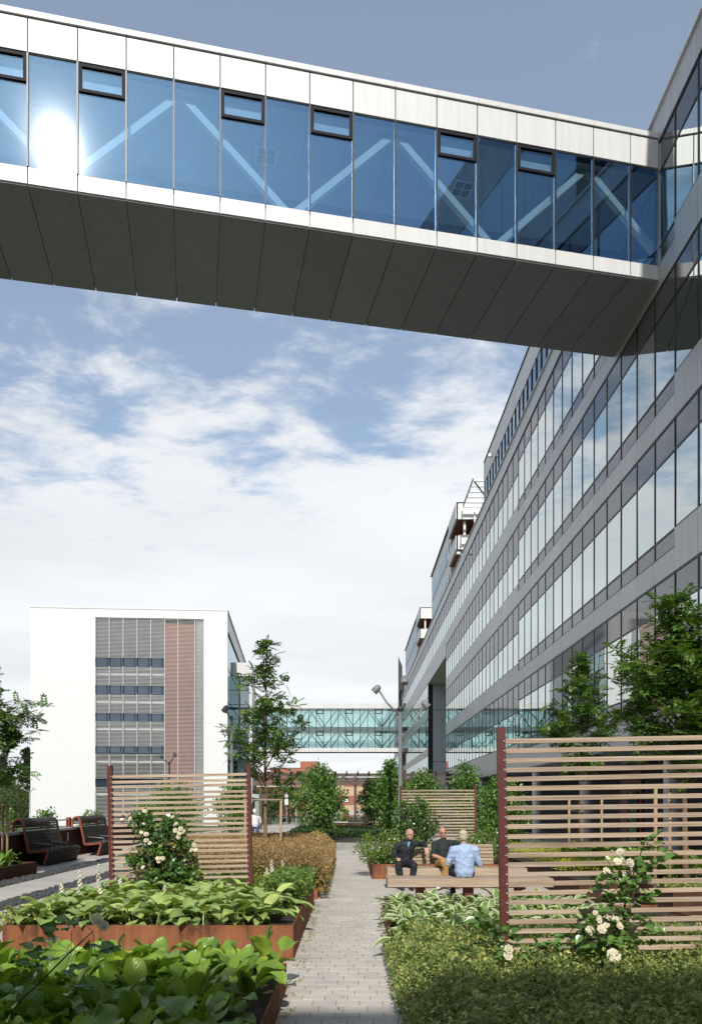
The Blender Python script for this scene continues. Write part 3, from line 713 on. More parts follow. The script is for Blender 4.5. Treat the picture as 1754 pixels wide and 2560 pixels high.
# ------------------------------------------------------------------ far two-storey bridge
def far_bridge():
    b = thing('far_footbridge', 'two storey teal glass footbridge with white bands in the distance', 'footbridge', (0, 124.0, 0))
    xa, xb_ = -21.0, XB; W = 4.0; z0, z1 = 10.25, 18.15
    n = 25; w = (xb_ - xa) / n
    for i in range(n):
        x0, x1 = xa + i * w, xa + (i + 1) * w
        pbox('white_panel', M['white_panel'], b, x0 + .01, x1 - .01, 0, .1, 17.28, z1)
        pbox('white_panel', M['white_panel'], b, x0 + .01, x1 - .01, 0, .1, z0, 10.9)
        for za, zb in ((10.95, 13.62), (14.32, 17.22)):
            pbox('glass_pane', M['far_glass'], b, x0 + .04, x1 - .04, .02, .06, za, zb)
            pbox('back_pane', M['far_glass'], b, x0 + .04, x1 - .04, W - .06, W - .02, za, zb)
        MB().box(x0 - .05, x0 + .05, -.03, .1, 10.91, 17.27).build('mullion', M['alu'], b)
        if i % 4 == 1:
            for zt in (17.15, 13.6):
                f = MB().box(x0 + .06, x1 - .06, -.02, .08, zt - .75, zt - .62).box(x0 + .06, x1 - .06, -.02, .08, zt - .12, zt).box(x0 + .06, x0 + .18, -.019, .08, zt - .62, zt - .12).box(x1 - .18, x1 - .06, -.019, .08, zt - .62, zt - .12)
                f.build('vent_window', M['alu'], b)
    pbox('floor_edge', M['green_steel'], b, xa, xb_, .015, .09, 13.64, 14.3)
    MB().box(xa, xb_, .15, W - .15, 13.6, 14.1).build('floor', M['green_steel'], b)
    MB().box(xa, xb_, .11, W, z0 + .05, 10.85).build('floor', M['concrete'], b)
    MB().box(xa, xb_, .11, W, 17.3, z1 - .1).build('roof', M['white_panel'], b)
    for zz, zt in ((10.9, 13.6), (14.15, 17.25)):
        x = xa; k = 0
        while x < xb_ - 1.0:
            MB().bar((x, .6, zz if k % 2 else zt), (x + 2.35, .6, zt if k % 2 else zz), .2, .2, (0, 1, 0)).build('diagonal', M['green_steel'], b)
            MB().bar((x + 1, W - .6, zz if k % 2 else zt), (x + 3.0, W - .6, zt if k % 2 else zz), .16, .16, (0, 1, 0)).build('diagonal', M['green_steel'], b)
            x += 2.35; k += 1
far_bridge()

# ------------------------------------------------------------------ white block on the left
def white_building():
    Wd = 25.0
    b = thing('white_building', 'tall white tiled block with louvred windows and a terracotta strip', 'building', (-41.0, 98.2, 0), R(4.2))
    z1 = 27.0; zl = 25.9
    xs0, xs1 = 8.1, 21.95
    wl = MB(); wl.box(0, xs0, 0, 0.5, -3, z1).box(xs1, Wd - .02, 0, 0.5, -3, z1).box(xs0, xs1, 0.002, 0.5, zl, z1).build('front_wall', M['tilewall'], b)
    MB().box(0.02, Wd - 0.3, 1.2, 40, -3, z1 - .2).build('wall', M['core'], b)
    MB().box(-0.05, Wd + .05, -0.06, 40, z1, z1 + .25).build('roof_edge', M['white_panel'], b)
    MB().box(0, 0.018, 0.51, 40, -3, z1 - .01).build('side_wall', M['tilewall'], b)
    # side facade, glass
    for k in range(6):
        for q in range(13): pbox('side_pane', M['tinted'], b, Wd - 0.28, Wd - 0.18, 0.7 + q * 3, 3.5 + q * 3, -2 + k * 4.4, 2.2 + k * 4.4)
    MB().box(Wd - .3, Wd - .1, .52, 40, z1 - 2.2, z1 - .02).build('side_band', M['clad'], b)
    # glazed strip: back sheet, windows, louvres
    xw = 16.9
    pbox('terracotta_sheet', M['terracotta'], b, xw, xs1 - 1.05, .45, .55, -3, zl - .6)
    pbox('grey_sheet', M['clad'], b, xs1 - 1.04, xs1, .45, .55, -3, zl)
    bays = np.linspace(xs0, xw, 6)
    bands = [(19.65, 20.75), (16.05, 17.15), (12.5, 13.56), (8.3, 9.28), (4.1, 5.1)]
    edges = [zl] + [v for s_ in bands for v in (s_[1], s_[0])] + [-2.0]
    for i in range(5):
        x0, x1 = bays[i], bays[i + 1]
        for za, zb in bands:
            p = pbox('window_pane', M['blue_glass'], b, x0 + .05, x1 - .05, .40, .46, za, zb)
            pbox('window_post', M['joint'], p, x1 - .45 - (x0 + x1) / 2, x1 - .3 - (x0 + x1) / 2, -.08, -.035, -(zb - za) / 2, (zb - za) / 2)
        for s_ in range(0, len(edges), 2):
            zt, zb = edges[s_], edges[s_ + 1]
            pbox('spandrel_sheet', M['spandrel'], b, x0 + .02, x1 - .02, .47, .54, zb, zt)
            if s_: pbox('sill_sheet', M['clad_light'], b, x0 + .1, x1 - .1, .38, .42, zt - 1.15, zt - .85)
            m = MB(); z = zb + .06
            while z < zt - .04: m.box(x0 + .02, x1 - .02, .12, .20, z - .018, z + .018); z += .172
            m.build('louvre_screen', M['louvre'], b)
    for x0, x1 in ((xw, xw + 1.7), (xw + 1.7, xs1 - 1.2), (xs1 - 1.2, xs1)):
        m = MB(); z = -1.9
        while z < zl - .04: m.box(x0 + .02, x1 - .02, .12, .20, z - .018, z + .018); z += .172
        m.build('louvre_screen', M['louvre'], b)
    for x in list(bays) + [xw + 1.7, xs1 - 1.2, xs1 - .03]:
        for za, zb in (((-2, zl),) if x > xw - .01 else tuple((edges[s_ + 1], edges[s_]) for s_ in range(0, len(edges), 2))):
            pbox('louvre_rail', M['louvre'], b, x - .04, x + .04, .08, .118, za, zb)
    # lower glass block at its side
    g = thing('glass_annex', 'glazed annex with white frame beside the tall white tiled block', 'building', (-17.2, 112, 0), R(4.2))
    h = 22.5
    MB().box(-1.5, 2.3, 0.1, 10, -3, h - .1).build('wall', M['core'], g)
    MB().box(-1.5, 2.3, 0, .4, h - 2.0, h).box(2.3, 2.75, 0.002, 10, -3, h - .002).build('frame', M['white_panel'], g)
    for i in range(3):
        for k in range(11): pbox('window_pane', M['tinted'], g, -1.45 + i * 1.25, -.26 + i * 1.25, .02, .08, -2.5 + k * 2.1, -.48 + k * 2.1)
    for z in (15.6, 10.6): MB().box(-1.5, 2.28, -.03, .015, z, z + .35).build('floor_band', M['alu'], g)
white_building()

# ------------------------------------------------------------------ planters
def planter(label, x0, x1, y0, y1, h, mat='corten', fill=0.06, joints=(), z0=0.0):
    t = thing('corten_planter', label, 'planter', ((x0 + x1) / 2, y0, z0))
    cx = (x0 + x1) / 2; th = 0.014; L, Rr = x0 - cx, x1 - cx; D = y1 - y0
    xs = [L] + [j - cx for j in joints] + [Rr]
    for a, b in zip(xs, xs[1:]): pbox('steel_panel', M[mat], t, a + .002, b - .002, 0, th, 0, h)
    n = max(1, round(D / 2.6))
    for x in (L, Rr - th):
        for k in range(n):
            a = 0 if k else th + .001
            pbox('steel_panel', M[mat], t, x, x + th, D * k / n + (a or .002), D * (k + 1) / n - .002, 0, h - .001)
    pbox('steel_panel', M[mat], t, L + th + .001, Rr - th - .001, D - th, D - .003, 0, h - .002)
    MB().box(L + th + .001, Rr - th - .001, th + .001, D - th - .004, 0.0, h - fill).build('soil', M['soil'], t)
    return t
planter('low rusty steel planter full of big round bergenia leaves beside the path', -4.6, -0.62, 2.6, 7.4, 0.27)
planter('deep orange rusty steel planter holding hostas and a slatted trellis', -4.0, -0.66, 8.8, 13.6, 0.41, joints=(-3.52,))
planter('rusty steel planter of brown seed heads with a staked tree', -4.4, -0.63, 14.4, 22.4, 0.20)
planter('rusty steel planter with geraniums, striped hostas and the big trellis', 0.505, 5.0, 2.6, 12.5, 0.16)
planter('rusty steel planter of pale roses behind the wooden benches', 0.51, 4.0, 18.4, 24.0, 0.36)
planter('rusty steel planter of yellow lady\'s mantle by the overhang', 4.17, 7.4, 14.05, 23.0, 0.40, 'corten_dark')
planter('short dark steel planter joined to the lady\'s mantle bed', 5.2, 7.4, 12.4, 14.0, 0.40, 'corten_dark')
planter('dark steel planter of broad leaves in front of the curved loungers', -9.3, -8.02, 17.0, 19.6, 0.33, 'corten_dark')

# ------------------------------------------------------------------ trellises
def trellis(label, xl, y, z0, zt, ns, zb, tilt=-0.018, yaw=0.0, width=2.17, bolts=True):
    t = thing('slatted_trellis', label, 'trellis', (xl, y, z0))
    t.rotation_euler = (0, tilt, yaw)
    H = zt - z0
    for x in (0.0, width):
        c = MB(); sgn = 1 if x == 0 else -1
        c.box(x - .035, x + .035, 0.0, .008, 0, H).box(x - .035, x - .027, .0085, .075, 0, H - .001).box(x + .027, x + .035, .0085, .075, 0, H - .001)
        p = c.build('post', M['redsteel'], t)
        hz = MB()
        for k in range(ns * 2): 
            z = H - .12 - k * .0425
            if z > .3: hz.box(x - .012 * sgn - .005, x - .012 * sgn + .005, -.0016, -.0002, z - .005, z + .005)
        hz.build('bolt_holes', M['joint'], p)
        if bolts:
            for k in range(ns):
                z = zb - z0 + k * .085
                b = MB().lathe([(0.011, 0), (0.010, .005), (.005, .009), (0.0001, .010)], (x + sgn * .022, -.0005, z), 8, (0, -1, 0)).build('bolt', M['galv'], p, True)
    sw = .042
    for k in range(ns):
        z = zb - z0 + k * .085
        w = MB().box(.0355, width - .0355, .012, .036, -sw / 2, sw / 2)
        s_ = w.build('slat', M['wood'], t, loc=(0, rnd.uniform(-.003, .003), z + rnd.gauss(0, .003)), rot=(rnd.gauss(0, .05), rnd.gauss(0, .0025), rnd.gauss(0, .001)), bev=.003)
    return t
trellis('slatted wooden trellis with dark red posts and rambling rose in the hosta planter', -3.74, 12.0, .3, 2.40, 23, .36)
trellis('large slatted wooden trellis with dark red post standing among the geraniums', 1.386, 6.85, .1, 2.49, 23, .49)
trellis('slatted wooden trellis with dark red posts behind the bench sitters', 1.455, 22.3, .3, 2.33, 22, .40, tilt=-.004)

# ------------------------------------------------------------------ wooden benches
def bench(label, x0, x1, y0, back):
    t = thing('wooden_bench', label, 'bench', (x0, y0, 0)); L = x1 - x0
    n = 4; w = .145
    for k in range(n):
        h0 = .30 if k in (0, n - 1) else .38
        MB().box(0, L, k * (w + .008), k * (w + .008) + w, h0, .45).build('seat_board', M['wood_bench'], t, bev=.008)
    D = n * (w + .008)
    for x in (.62, L / 2, L - .55):
        MB().box(x - .08, x + .08, .16, .19, 0, .37).box(x - .08, x + .08, D - .2, D - .17, 0, .37).box(x - .079, x + .079, .191, D - .201, .34, .371).build('leg', M['redsteel'], t)
    if back:
        for k in range(6):
            z = .50 + k * .073
            MB().box(.35, L - .6, D - .03 + k * .018, D + .0 + k * .018, z, z + .058).build('back_slat', M['wood_bench'], t, bev=.004)
        for x in (.9, L / 2, L - 1.0): MB().bar((x, D - .02, .40), (x, D + .14, .93), .08, .03, (1, 0, 0)).build('back_bracket', M['redsteel'], t)
    return t
bench('backless wooden bench that the man in the blue shirt sits on', .66, 3.66, 13.86, False)
bench('wooden bench with slatted back that two men face forward on', .76, 3.7, 16.1, True)

# ------------------------------------------------------------------ low wall and draped loungers at the left
def low_wall():
    w = thing('garden_wall', 'low dark steel clad wall with pale stone coping along the walkway', 'wall', (-9.75, 14, 0))
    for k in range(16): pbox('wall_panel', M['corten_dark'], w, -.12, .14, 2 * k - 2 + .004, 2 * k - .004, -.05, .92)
    for k in range(16): pbox('coping_stone', M['cap'], w, -.18, .20, 2 * k - 2 + .003, 2 * k - .003, .925, 1.0)
    r = thing('handrail', 'steel tube handrail on rust red brackets along the garden wall', 'railing', (-9.85, 14, 1.0))
    MB().tube([(0, -2, .26), (0, 30, .26)], .025, 8).build('rail', M['galv'], r, True)
    for y in (-.5, 2.6, 6.9, 12.7, 15.5, 19, 22.5, 26): 
        MB().box(-.06, .06, y - .012, y + .012, .0, .34).box(-.06, .06, y + .15, y + .174, 0, .34).box(-.06, .06, y + .0125, y + .1495, .30, .34).build('bracket', M['redband'], r)
    sg = thing('no_smoking_sign', 'small white no smoking sign on the dark wall between loungers', 'sign', (-9.595, 26.0, .70))
    MB().box(0, .008, -.06, .06, -.14, .14).build('plate', M['white_panel'], sg)
    ring = MB(); n = 20
    for k in range(n):
        a, b = 2 * math.pi * k / n, 2 * math.pi * (k + 1) / n
        ring.add([(.0095, .045 * math.cos(q), .06 + .045 * math.sin(q)) for q in (a, b)] + [(.0095, .034 * math.cos(q), .06 + .034 * math.sin(q)) for q in (b, a)], [(0, 1, 2, 3)])
    ring.add([(.0095, -.03, .085), (.0095, -.022, .093), (.0095, .03, .035), (.0095, .022, .027)], [(0, 1, 2, 3)])
    ring.build('prohibition_ring', plain('sign_red', (.5, .03, .03), .5), sg)
    MB().box(.0085, .0105, -.025, .025, .055, .064).build('cigarette', M['joint'], sg)
    MB().box(.0085, .0105, -.045, .045, -.06, -.05).box(.0085, .0105, -.045, .03, -.085, -.075).box(.0085, .0105, -.045, .04, -.11, -.10).build('caption_bars', M['joint'], sg)
low_wall()
def lounger(label, x, y, L):
    t = thing('curved_lounger', label, 'bench', (x, y, 0))
    # profile (x, z): outside of the wall, over the top, down the back, along the seat, down to the ground
    pr = [(-1.02, .70), (-.98, 1.1)]
    for k in range(9):
        a = R(168 - 156 * k / 8); pr.append((-.835 + .135 * math.cos(a), 1.22 + .135 * math.sin(a)))
    pr += [(-.66, .95), (-.58, .60)]
    for k in range(4): a = R(195 + 75 * k / 3); pr.append((-.50 + .07 * math.cos(a), .48 + .07 * math.sin(a)))
    pr += [(-.25, .425), (-.04, .455), (.0, .44), (.012, .40), (-.05, .2), (-.11, 0.0)]
    for y0 in (0.0, L - .05): MB().strip(pr, y0, y0 + .05, .055).build('steel_band', M['redband'], t)
    # slats along the inner curve
    d = 0; pts = [Vector((p[0], 0, p[1])) for p in pr]
    seg = []
    for a, b in zip(pts, pts[1:]):
        n = max(1, round((b - a).length / .068))
        for i in range(n): seg.append((a + (b - a) * ((i + .5) / n), (b - a).normalized()))
    for c, dr in seg[6:]:
        nrm = Vector((-dr.z, 0, dr.x)); c = c + nrm * -.0 + Vector((0, 0, 0))
        a = Vector((c.x, .052, c.z)) + nrm * .02; b = Vector((c.x, L - .052, c.z)) + nrm * .02
        MB().bar(a, b, .025, .055, dr).build('slat', M['wood_grey'], t)
    for y0 in (.25, L * .55):
        MB().tube([(.03, y0, .40), (.05, y0, .62), (-.5, y0, .66)], .012, 6).build('armrest', M['galv'], t, True)
lounger('curved wooden lounger draped over the wall beside the broad leaf planter', -8.75, 22.1, 2.6)
lounger('curved wooden lounger with rust red edge past the no smoking sign', -8.62, 26.4, 2.7)

# ------------------------------------------------------------------ lamps
def lamp_head(mb, p, d):
    d = Vector(d).normalized()
    mb.lathe([(0.026, -.19), (.078, -.17), (.112, -.10), (.125, 0.0), (.13, .09), (.13, .115), (.116, .12), (.0001, .105)], p, 16, d)
def street_lamp(label, x, y, H, heads, mat='lampgrey', fin=True, zb=0.0):
    t = thing('street_lamp', label, 'lamp', (x, y, zb))
    MB().lathe([(.11, 0), (.11, .05), (.085, .06), (.075, H * .5), (.06, H)], (0, 0, 0), 14).build('pole', M[mat], t, True)
    if fin:
        m = MB(); m.add([(-.07, -.02, H - .1), (.07, -.02, H - .1), (.07, -.02, H + 1.5), (-.07, -.02, H + 1.85), (-.07, .02, H - .1), (.07, .02, H - .1), (.07, .02, H + 1.5), (-.07, .02, H + 1.85)],
                        [(0, 1, 2, 3), (7, 6, 5, 4), (0, 4, 5, 1), (1, 5, 6, 2), (2, 6, 7, 3), (3, 7, 4, 0)]); m.build('fin', M['darkmetal'], t)
        MB().lathe([(.06, 0), (.1, .06), (.1, .14), (.06, .2)], (0, 0, H - .1), 12).build('collar', M['darkmetal'], t, True)
    for (dx, dy, zr, zh, tilt) in heads:
        a = MB().tube([(0, 0, zr), (dx * .55, dy * .55, zr + (zh - zr) * .5), (dx * .9, dy * .9, zh)], .035, 8).build('arm', M[mat], t, True)
        m = MB(); n = math.hypot(dx, dy) or 1
        lamp_head(m, (dx, dy, zh), (tilt * dx / n, tilt * dy / n, -1 + .0)); m.build('lamp_head', M[mat], t, True)
street_lamp('three headed grey street lamp with dark fin beside the red trellis post', 1.735, 27, 5.15, [(-.85, .1, 4.9, 5.85, 1.0), (.9, .05, 4.0, 5.3, 1.0), (.1, -.6, 5.3, 6.05, .4)])
street_lamp('grey street lamp half hidden by the slender young tree', -5.13, 33, 5.6, [(-.22, -.3, 5.4, 5.85, .8), (.6, .2, 4.8, 5.5, .8)], fin=False)
street_lamp('dark double headed lamp in front of the terracotta strip', -14.2, 60, 5.2, [(-.6, -.1, 5.0, 5.6, .9), (.5, -.2, 5.0, 5.75, .6)], 'darkmetal', False, -.1)
street_lamp('grey single arm lamp above the far path by the shrub column', -5.5, 77, 5.4, [(-.7, -.3, 5.3, 5.8, 1.2), (1.1, .1, 5.4, 5.75, 1.2)], 'lampgrey', False, -.5)
street_lamp('thin lamp beside the corner of the white tiled block', -38.5, 92, 4.2, [(-.9, 0, 4.0, 4.5, 1.0), (.5, 0, 4.0, 4.45, 1)], 'galv', False, -.8)

# ------------------------------------------------------------------ trees and shrubs
def rowan(label, x, y, z0, H, crown_r, crown_z, seed, nb=26, nros=9, bend=0.0):
    r_ = random.Random(seed); t = thing('rowan_tree', label, 'tree', (x, y, z0), 0, 'young staked rowan trees')
    tr = MB(); n = 9; pts = []; 
    for i in range(n):
        f = i / (n - 1); pts.append(Vector((bend * f * f + r_.gauss(0, .02) * f, r_.gauss(0, .02) * f, H * .97 * f)))
    tr.tube(pts, [.055 * (1 - .85 * (i / (n - 1)) ** .8) + .004 for i in range(n)], 10)
    def trunk_at(z):
        f = min(1, max(0, z / (H * .97))) * (n - 1); i = min(n - 2, int(f)); return pts[i].lerp(pts[i + 1], f - i)
    lb = MB(); ros = []
    for k in range(nb):
        f = (k + .5) / nb; zb = crown_z + (H * .93 - crown_z) * f
        prof = (.8 + .2 * min(1, f / .15)) if f < .55 else (1.0 - .68 * (f - .55) / .2 if f < .75 else .32 - .12 * (f - .75) / .25)
        L = crown_r * prof * r_.uniform(.45, 1.15); a = k * 2.399 + r_.uniform(-.5, .5)
        b0 = trunk_at(zb - .25); rise = r_.uniform(.45, 1.0) * (L + .15)
        tip = b0 + Vector((math.cos(a) * L, math.sin(a) * L, rise)); mid = b0.lerp(tip, .5) + Vector((0, 0, -.06 * L)) + Vector((r_.gauss(0, .03), r_.gauss(0, .03), 0))
        lb.tube([b0, mid, tip], [.018, .012, .004], 6)
        for q in range(max(2, int(nros * (.1 + .8 * L / crown_r)))):
            s_ = r_.uniform(.3, 1.05); p = (b0.lerp(mid, s_ * 2) if s_ < .5 else mid.lerp(tip, s_ * 2 - 1))
            off = Vector((r_.gauss(0, .13), r_.gauss(0, .13), r_.gauss(.02, .10))); ros.append(p + off)
            if off.length > .08: lb.tube([p, p + off], [.005, .003], 4, False)
    for q in range(10): ros.append(trunk_at(H * .97 - r_.uniform(0, .5)) + Vector((r_.gauss(0, .09), r_.gauss(0, .09), r_.uniform(0, .1))))
    tr.build('trunk', M['bark'], t, True); lb.build('limbs', M['bark'], t, True)
    ros = np.array([tuple(p) for p in ros]); k = 6; c = np.repeat(ros, k, 0); m = len(c)
    az = np.tile(np.arange(k) * 2 * np.pi / k, len(ros)) + np.repeat(rng.random(len(ros)) * 6.28, k) + rng.normal(size=m) * .3
    el = rng.normal(size=m) * .45 + .22
    d = np.stack([np.cos(az) * np.cos(el), np.sin(az) * np.cos(el), np.sin(el)], -1)
    v, f = scatter(PIN[0], PIN[1], c, frames(d, unit(rng.normal(size=(m, 3)) * .25 + (0, 0, 1))), .20 + .10 * rng.random(m))
    link('crown', npmesh('crown', v, f, M['rowan']), None, t)
    bs = ros[rng.random(len(ros)) < .10]
    if len(bs):
        d = rand_dir(len(bs) * 14); d[:, 2] = abs(d[:, 2]); p = np.repeat(bs, 14, 0) + d * .05
        v, f = scatter(*LEAF, p, frames(d, rand_dir(len(d))), np.full(len(d), .022)); kind(link('flower_heads', npmesh('flower_heads', v, f, M['rowan_bud']), None, t), 'stuff')
    return t
rowan('slender rowan tree standing in the brown seed head planter', -2.06, 18.5, .15, 5.65, .98, 2.0, 11, nb=25, nros=8)
rowan('rowan tree with loose crown behind the big trellis beside a grey column', 6.09, 20.3, .35, 5.5, 1.0, 2.2, 5, nb=28, nros=11)
rowan('bushy rowan tree at the short dark planter', 5.75, 13.2, .35, 5.2, 1.2, 1.9, 23, nb=36, nros=15, bend=-.15)
rowan('rowan tree overhanging the broad leaf planter by the wall', -8.8, 18.3, .3, 5.0, 1.3, 1.9, 8, nb=34, nros=13)

def stakes(label, x, y, z0, h, w=.85, d=.5):
    t = thing('tree_stake_frame', label, 'tree stake', (x, y, z0))
    for dx, dy in ((-w / 2, 0), (w / 2, 0), (0, d)): MB().tube([(dx, dy, 0), (dx + .01, dy, h)], [.032, .03], 10).build('stake', M['stake'], t, True)
    MB().bar((-w / 2 - .05, 0, h + .015), (w / 2 + .05, 0, h + .02), .05, .03).build('cross_rail', M['wood_bench'], t)
    MB().bar((w / 2, .02, h + .012), (0, d + .03, h + .012), .05, .025).build('cross_rail', M['wood_bench'], t)
    MB().tube([(-w / 2, 0, h - .3), (0, .22, h - .38), (w / 2, 0, h - .25)], .012, 6).build('tie', M['darkmetal'], t, True)
stakes('wooden stake frame round the slender tree in the brown planter', -2.1, 18.3, .15, 1.74)
stakes('wooden stake frame round the tree by the grey column', 6.1, 20.0, .35, 1.6)
stakes('wooden stake frame round the bushy tree in the short dark planter', 5.6, 13.0, .35, 1.75, .9)
stakes('wooden stake frame in the broad leaf planter by the wall', -8.9, 19.2, .27, 1.5, .6, .4)

def shrub(name, label, cat, x, y, z0, rx, ry, h, nc, ne, leaf, mat, group=None, stems=5, low=.12, flowers=None, nf=0, shape=1.0, tmpl=LEAF, seed=1):
    t = thing(name, label, cat, (x, y, z0), 0, group); r_ = random.Random(seed)
    cs = []
    while len(cs) < nc:
        u = rng.normal(size=3); u /= np.linalg.norm(u); q = rng.random() ** .33
        q = .45 + .55 * q if rng.random() < .75 else q * .7
        p = u * q
        zz = (p[2] * .5 + .5); tap = (1 - shape * max(0, zz - .55))
        lump = 1 + .16 * math.sin(7 * u[0] + seed) + .14 * math.sin(9 * u[2] + 2 * seed)
        cs.append((p[0] * rx * tap * lump, p[1] * ry * tap * lump, h * (low + (1 - low) * zz * (.92 + .08 * lump))))
    cs = np.array(cs); rad = min(rx, ry, h / 2) * .34
    v, f = clump_leaves(cs, rad, ne, leaf, tmpl)
    link('foliage', npmesh('foliage', v, f, M[mat]), None, t)
    if stems:
        s_ = MB()
        for k in range(stems):
            a = 6.28 * k / stems; b = (math.cos(a) * rx * .18, math.sin(a) * ry * .18, -.1); e = (math.cos(a) * rx * .5, math.sin(a) * ry * .5, h * r_.uniform(.6, .85))
            s_.tube([b, (b[0] * 1.5, b[1] * 1.5, h * .3), e], [.02, .015, .006], 6)
        s_.build('stems', M['bark_grey'], t, True)
    if nf:
        for k in range(nf):
            c = cs[rng.integers(len(cs))]; c = c * np.array((1.08, 1.08, 1.0)); 
            if c[1] > 0: c[1] *= -1
            link('flower', flowers, None, t, c, (R(50 + r_.uniform(-30, 30)), 0, r_.uniform(-.8, .8))).scale = [r_.uniform(.7, 1.1)] * 3
    return t

# rose bloom: rings of cupped petals
def rose_mesh(name, size, mat, rings=((5, .5, 20), (6, .75, 45), (7, 1.0, 68)), core=.42):
    V = []; Fq = []
    def petal(az, r, op):
        b = len(V); ca, sa = math.cos(az), math.sin(az); o = R(op)
        for i, (lv, wv) in enumerate(((0, .12), (.35, .36), (.7, .46), (1.0, .30))):
            rr = r * math.sin(o) * lv * (1.1 - .3 * lv * lv); zz = r * math.cos(o) * lv * .9 + .05 * lv + .25 * r * math.sin(lv * 2.6)
            for s_ in (-1, 0, 1):
                x, yv, z = rr - abs(s_) * .10 * r * lv * -1 * .4, s_ * wv * r, zz - (abs(s_) * .08 * r if i == 3 else 0)
                V.append((ca * x - sa * yv, sa * x + ca * yv, z))
        for i in range(3):
            for s_ in range(2): k = b + i * 3 + s_; Fq.append((k, k + 1, k + 4, k + 3))
    for q, (n, r, op) in enumerate(rings):
        for k in range(n): petal(2 * math.pi * k / n + q * .5, r, op + rnd.uniform(-6, 6))
    V = np.array(V) * size
    s_ = MB().sphere((0, 0, core * size * .7), core * size, 8, 5); b = len(V)
    V = np.concatenate([V, np.array(s_.v)]); Fq = np.concatenate([np.array(Fq), np.array(s_.f) + b])
    return npmesh(name, V, Fq, M[mat], True)
ROSE = [rose_mesh('rose_bloom', .040, 'rose') for _ in range(3)]
ROSE_OPEN = rose_mesh('rose_bloom_open', .05, 'rose', ((6, .8, 60), (8, 1.0, 84)), .25)
SMALLF = rose_mesh('small_bloom', .032, 'petal', ((5, 1.0, 70),), .25)

G = 'clipped hornbeam columns'
for (x, y, rx, h, nc, lab, sd) in ((-1.32, 32, .86, 3.25, 260, 'dense hornbeam column left of the far slatted bench', 1), (1.62, 31.5, .72, 3.3, 240, 'dense hornbeam column beside the three headed lamp', 2),
                       (3.1, 33, 1.0, 2.9, 200, 'hornbeam shrub rising above the trellis behind the sitters', 3), (4.6, 31, .75, 3.5, 180, 'dark pointed hornbeam right of the trellis behind the sitters', 4),
                       (5.3, 27, .95, 2.75, 220, 'bright hornbeam shrub by the red post of the big trellis', 5), (-6.9, 29.5, 1.15, 2.6, 200, 'wide hornbeam seen through the hosta trellis', 6),
                       (-4.75, 31, .62, 3.0, 130, 'narrow hornbeam beside the half hidden lamp', 7), (1.0, 41, .55, 3.0, 120, 'hornbeam column further down the avenue', 8), (-1.55, 41.5, .6, 3.1, 120, 'hornbeam column behind the left column of the avenue', 9)):
    shrub('hornbeam_column', lab, 'shrub', x, y, .25 if abs(x) < 4 else .02, rx, rx * .9, h, nc, 26, .115, 'hornbeam', G, 7, .10, seed=sd, shape=.9, tmpl=LEAF)
RG = 'pale rose bushes in the bench planter'
for i, (x, y, rx, h, lab) in enumerate(((.85, 19.0, .62, .85, 'flowering rose bush spilling over the path end of the bench planter'), (1.7, 19.3, .6, .62, 'low rose bush behind the man in the dark jacket'),
                       (2.6, 19.4, .6, .6, 'low rose bush behind the bench back slats'), (3.35, 19.0, .6, .92, 'flowering rose bush behind the man in the blue shirt'))):
    shrub('rose_bush', lab, 'rose bush', x, y, .26, rx, .55, h, 130, 22, .06, 'rosehedge', RG, 5, .0, SMALLF, 12, .35, seed=20 + i)
shrub('climbing_rose', 'dark climbing rose on the trellis behind the sitters', 'rose bush', 1.85, 21.9, .3, .72, .3, 1.75, 150, 24, .07, 'rose_leaf', None, 5, .15, SMALLF, 6, .7, seed=31)
for i, (x, y, h, lab) in enumerate(((-11.2, 25, 1.55, 'small leafy shrub above the wall behind the first lounger'), (-10.9, 27.5, 1.75, 'taller leafy shrub behind the wall and first lounger'), (-10.6, 31.5, 1.6, 'pale shrub behind the wall beside the second lounger'),
                                    (-12.9, 24.2, 1.6, 'shrub at the wall below the white tiled block'))):
    shrub('wall_shrub', lab, 'shrub', x, y, 0, .5, .4, h, 55, 18, .1, 'shrub_light' if i != 1 else 'hornbeam', 'shrubs behind the garden wall', 4, .2, seed=40 + i)

# ------------------------------------------------------------------ broad-leaved clumps: every leaf an object
def blade(L, W, shape, nv=7, nu=4, slope0=20, bend=50, cup=.12, wave=.0, fold=.15, pet=(.1, .2), seed=0, heart=0.0):
    r_ = random.Random(seed); V = []; Fq = []; rim = []
    pr, ph = pet; wv = .007
    V += [(-wv, 0, 0), (wv, 0, 0), (-wv, pr * .6, ph * .55), (wv, pr * .6, ph * .55), (-wv, pr, ph), (wv, pr, ph)]
    Fq += [(0, 1, 3, 2), (2, 3, 5, 4)]; rim += [0, 0]
    y, z = pr, ph; ds = L / nv; b0 = len(V); ph_ = r_.uniform(0, 6)
    for i in range(nv + 1):
        v = i / nv; w = shape(v) * W / 2
        a = R(slope0 - bend * v)
        for k in range(nu + 1):
            u = -1 + 2 * k / nu
            zz = z + cup * W * u * u * (.6 + .4 * math.sin(3 * v)) + fold * W * abs(u) * .25 + wave * W * math.sin(9 * v + ph_ + (2 if u > 0 else 0)) * abs(u) ** 2
            V.append((u * w, y - heart * L * abs(u) ** 2 * max(0, 1 - 3.5 * v), zz))
        y += ds * math.cos(a); z += ds * math.sin(a)
    for i in range(nv):
        for k in range(nu):
            q = b0 + i * (nu + 1) + k; Fq.append((q, q + 1, q + nu + 2, q + nu + 1)); rim.append(1 if k in (0, nu - 1) or i == nv - 1 else 0)
    return np.array(V), np.array(Fq), rim
def sh_round(v): return max(.03, (math.sin(math.pi * min(1, .06 + .94 * v) ** .85)) ** .55) if v < .999 else .12
def sh_heart(v): return max(.02, (math.sin(math.pi * (.10 + .90 * v) ** .62)) ** .8) if v < .999 else .01
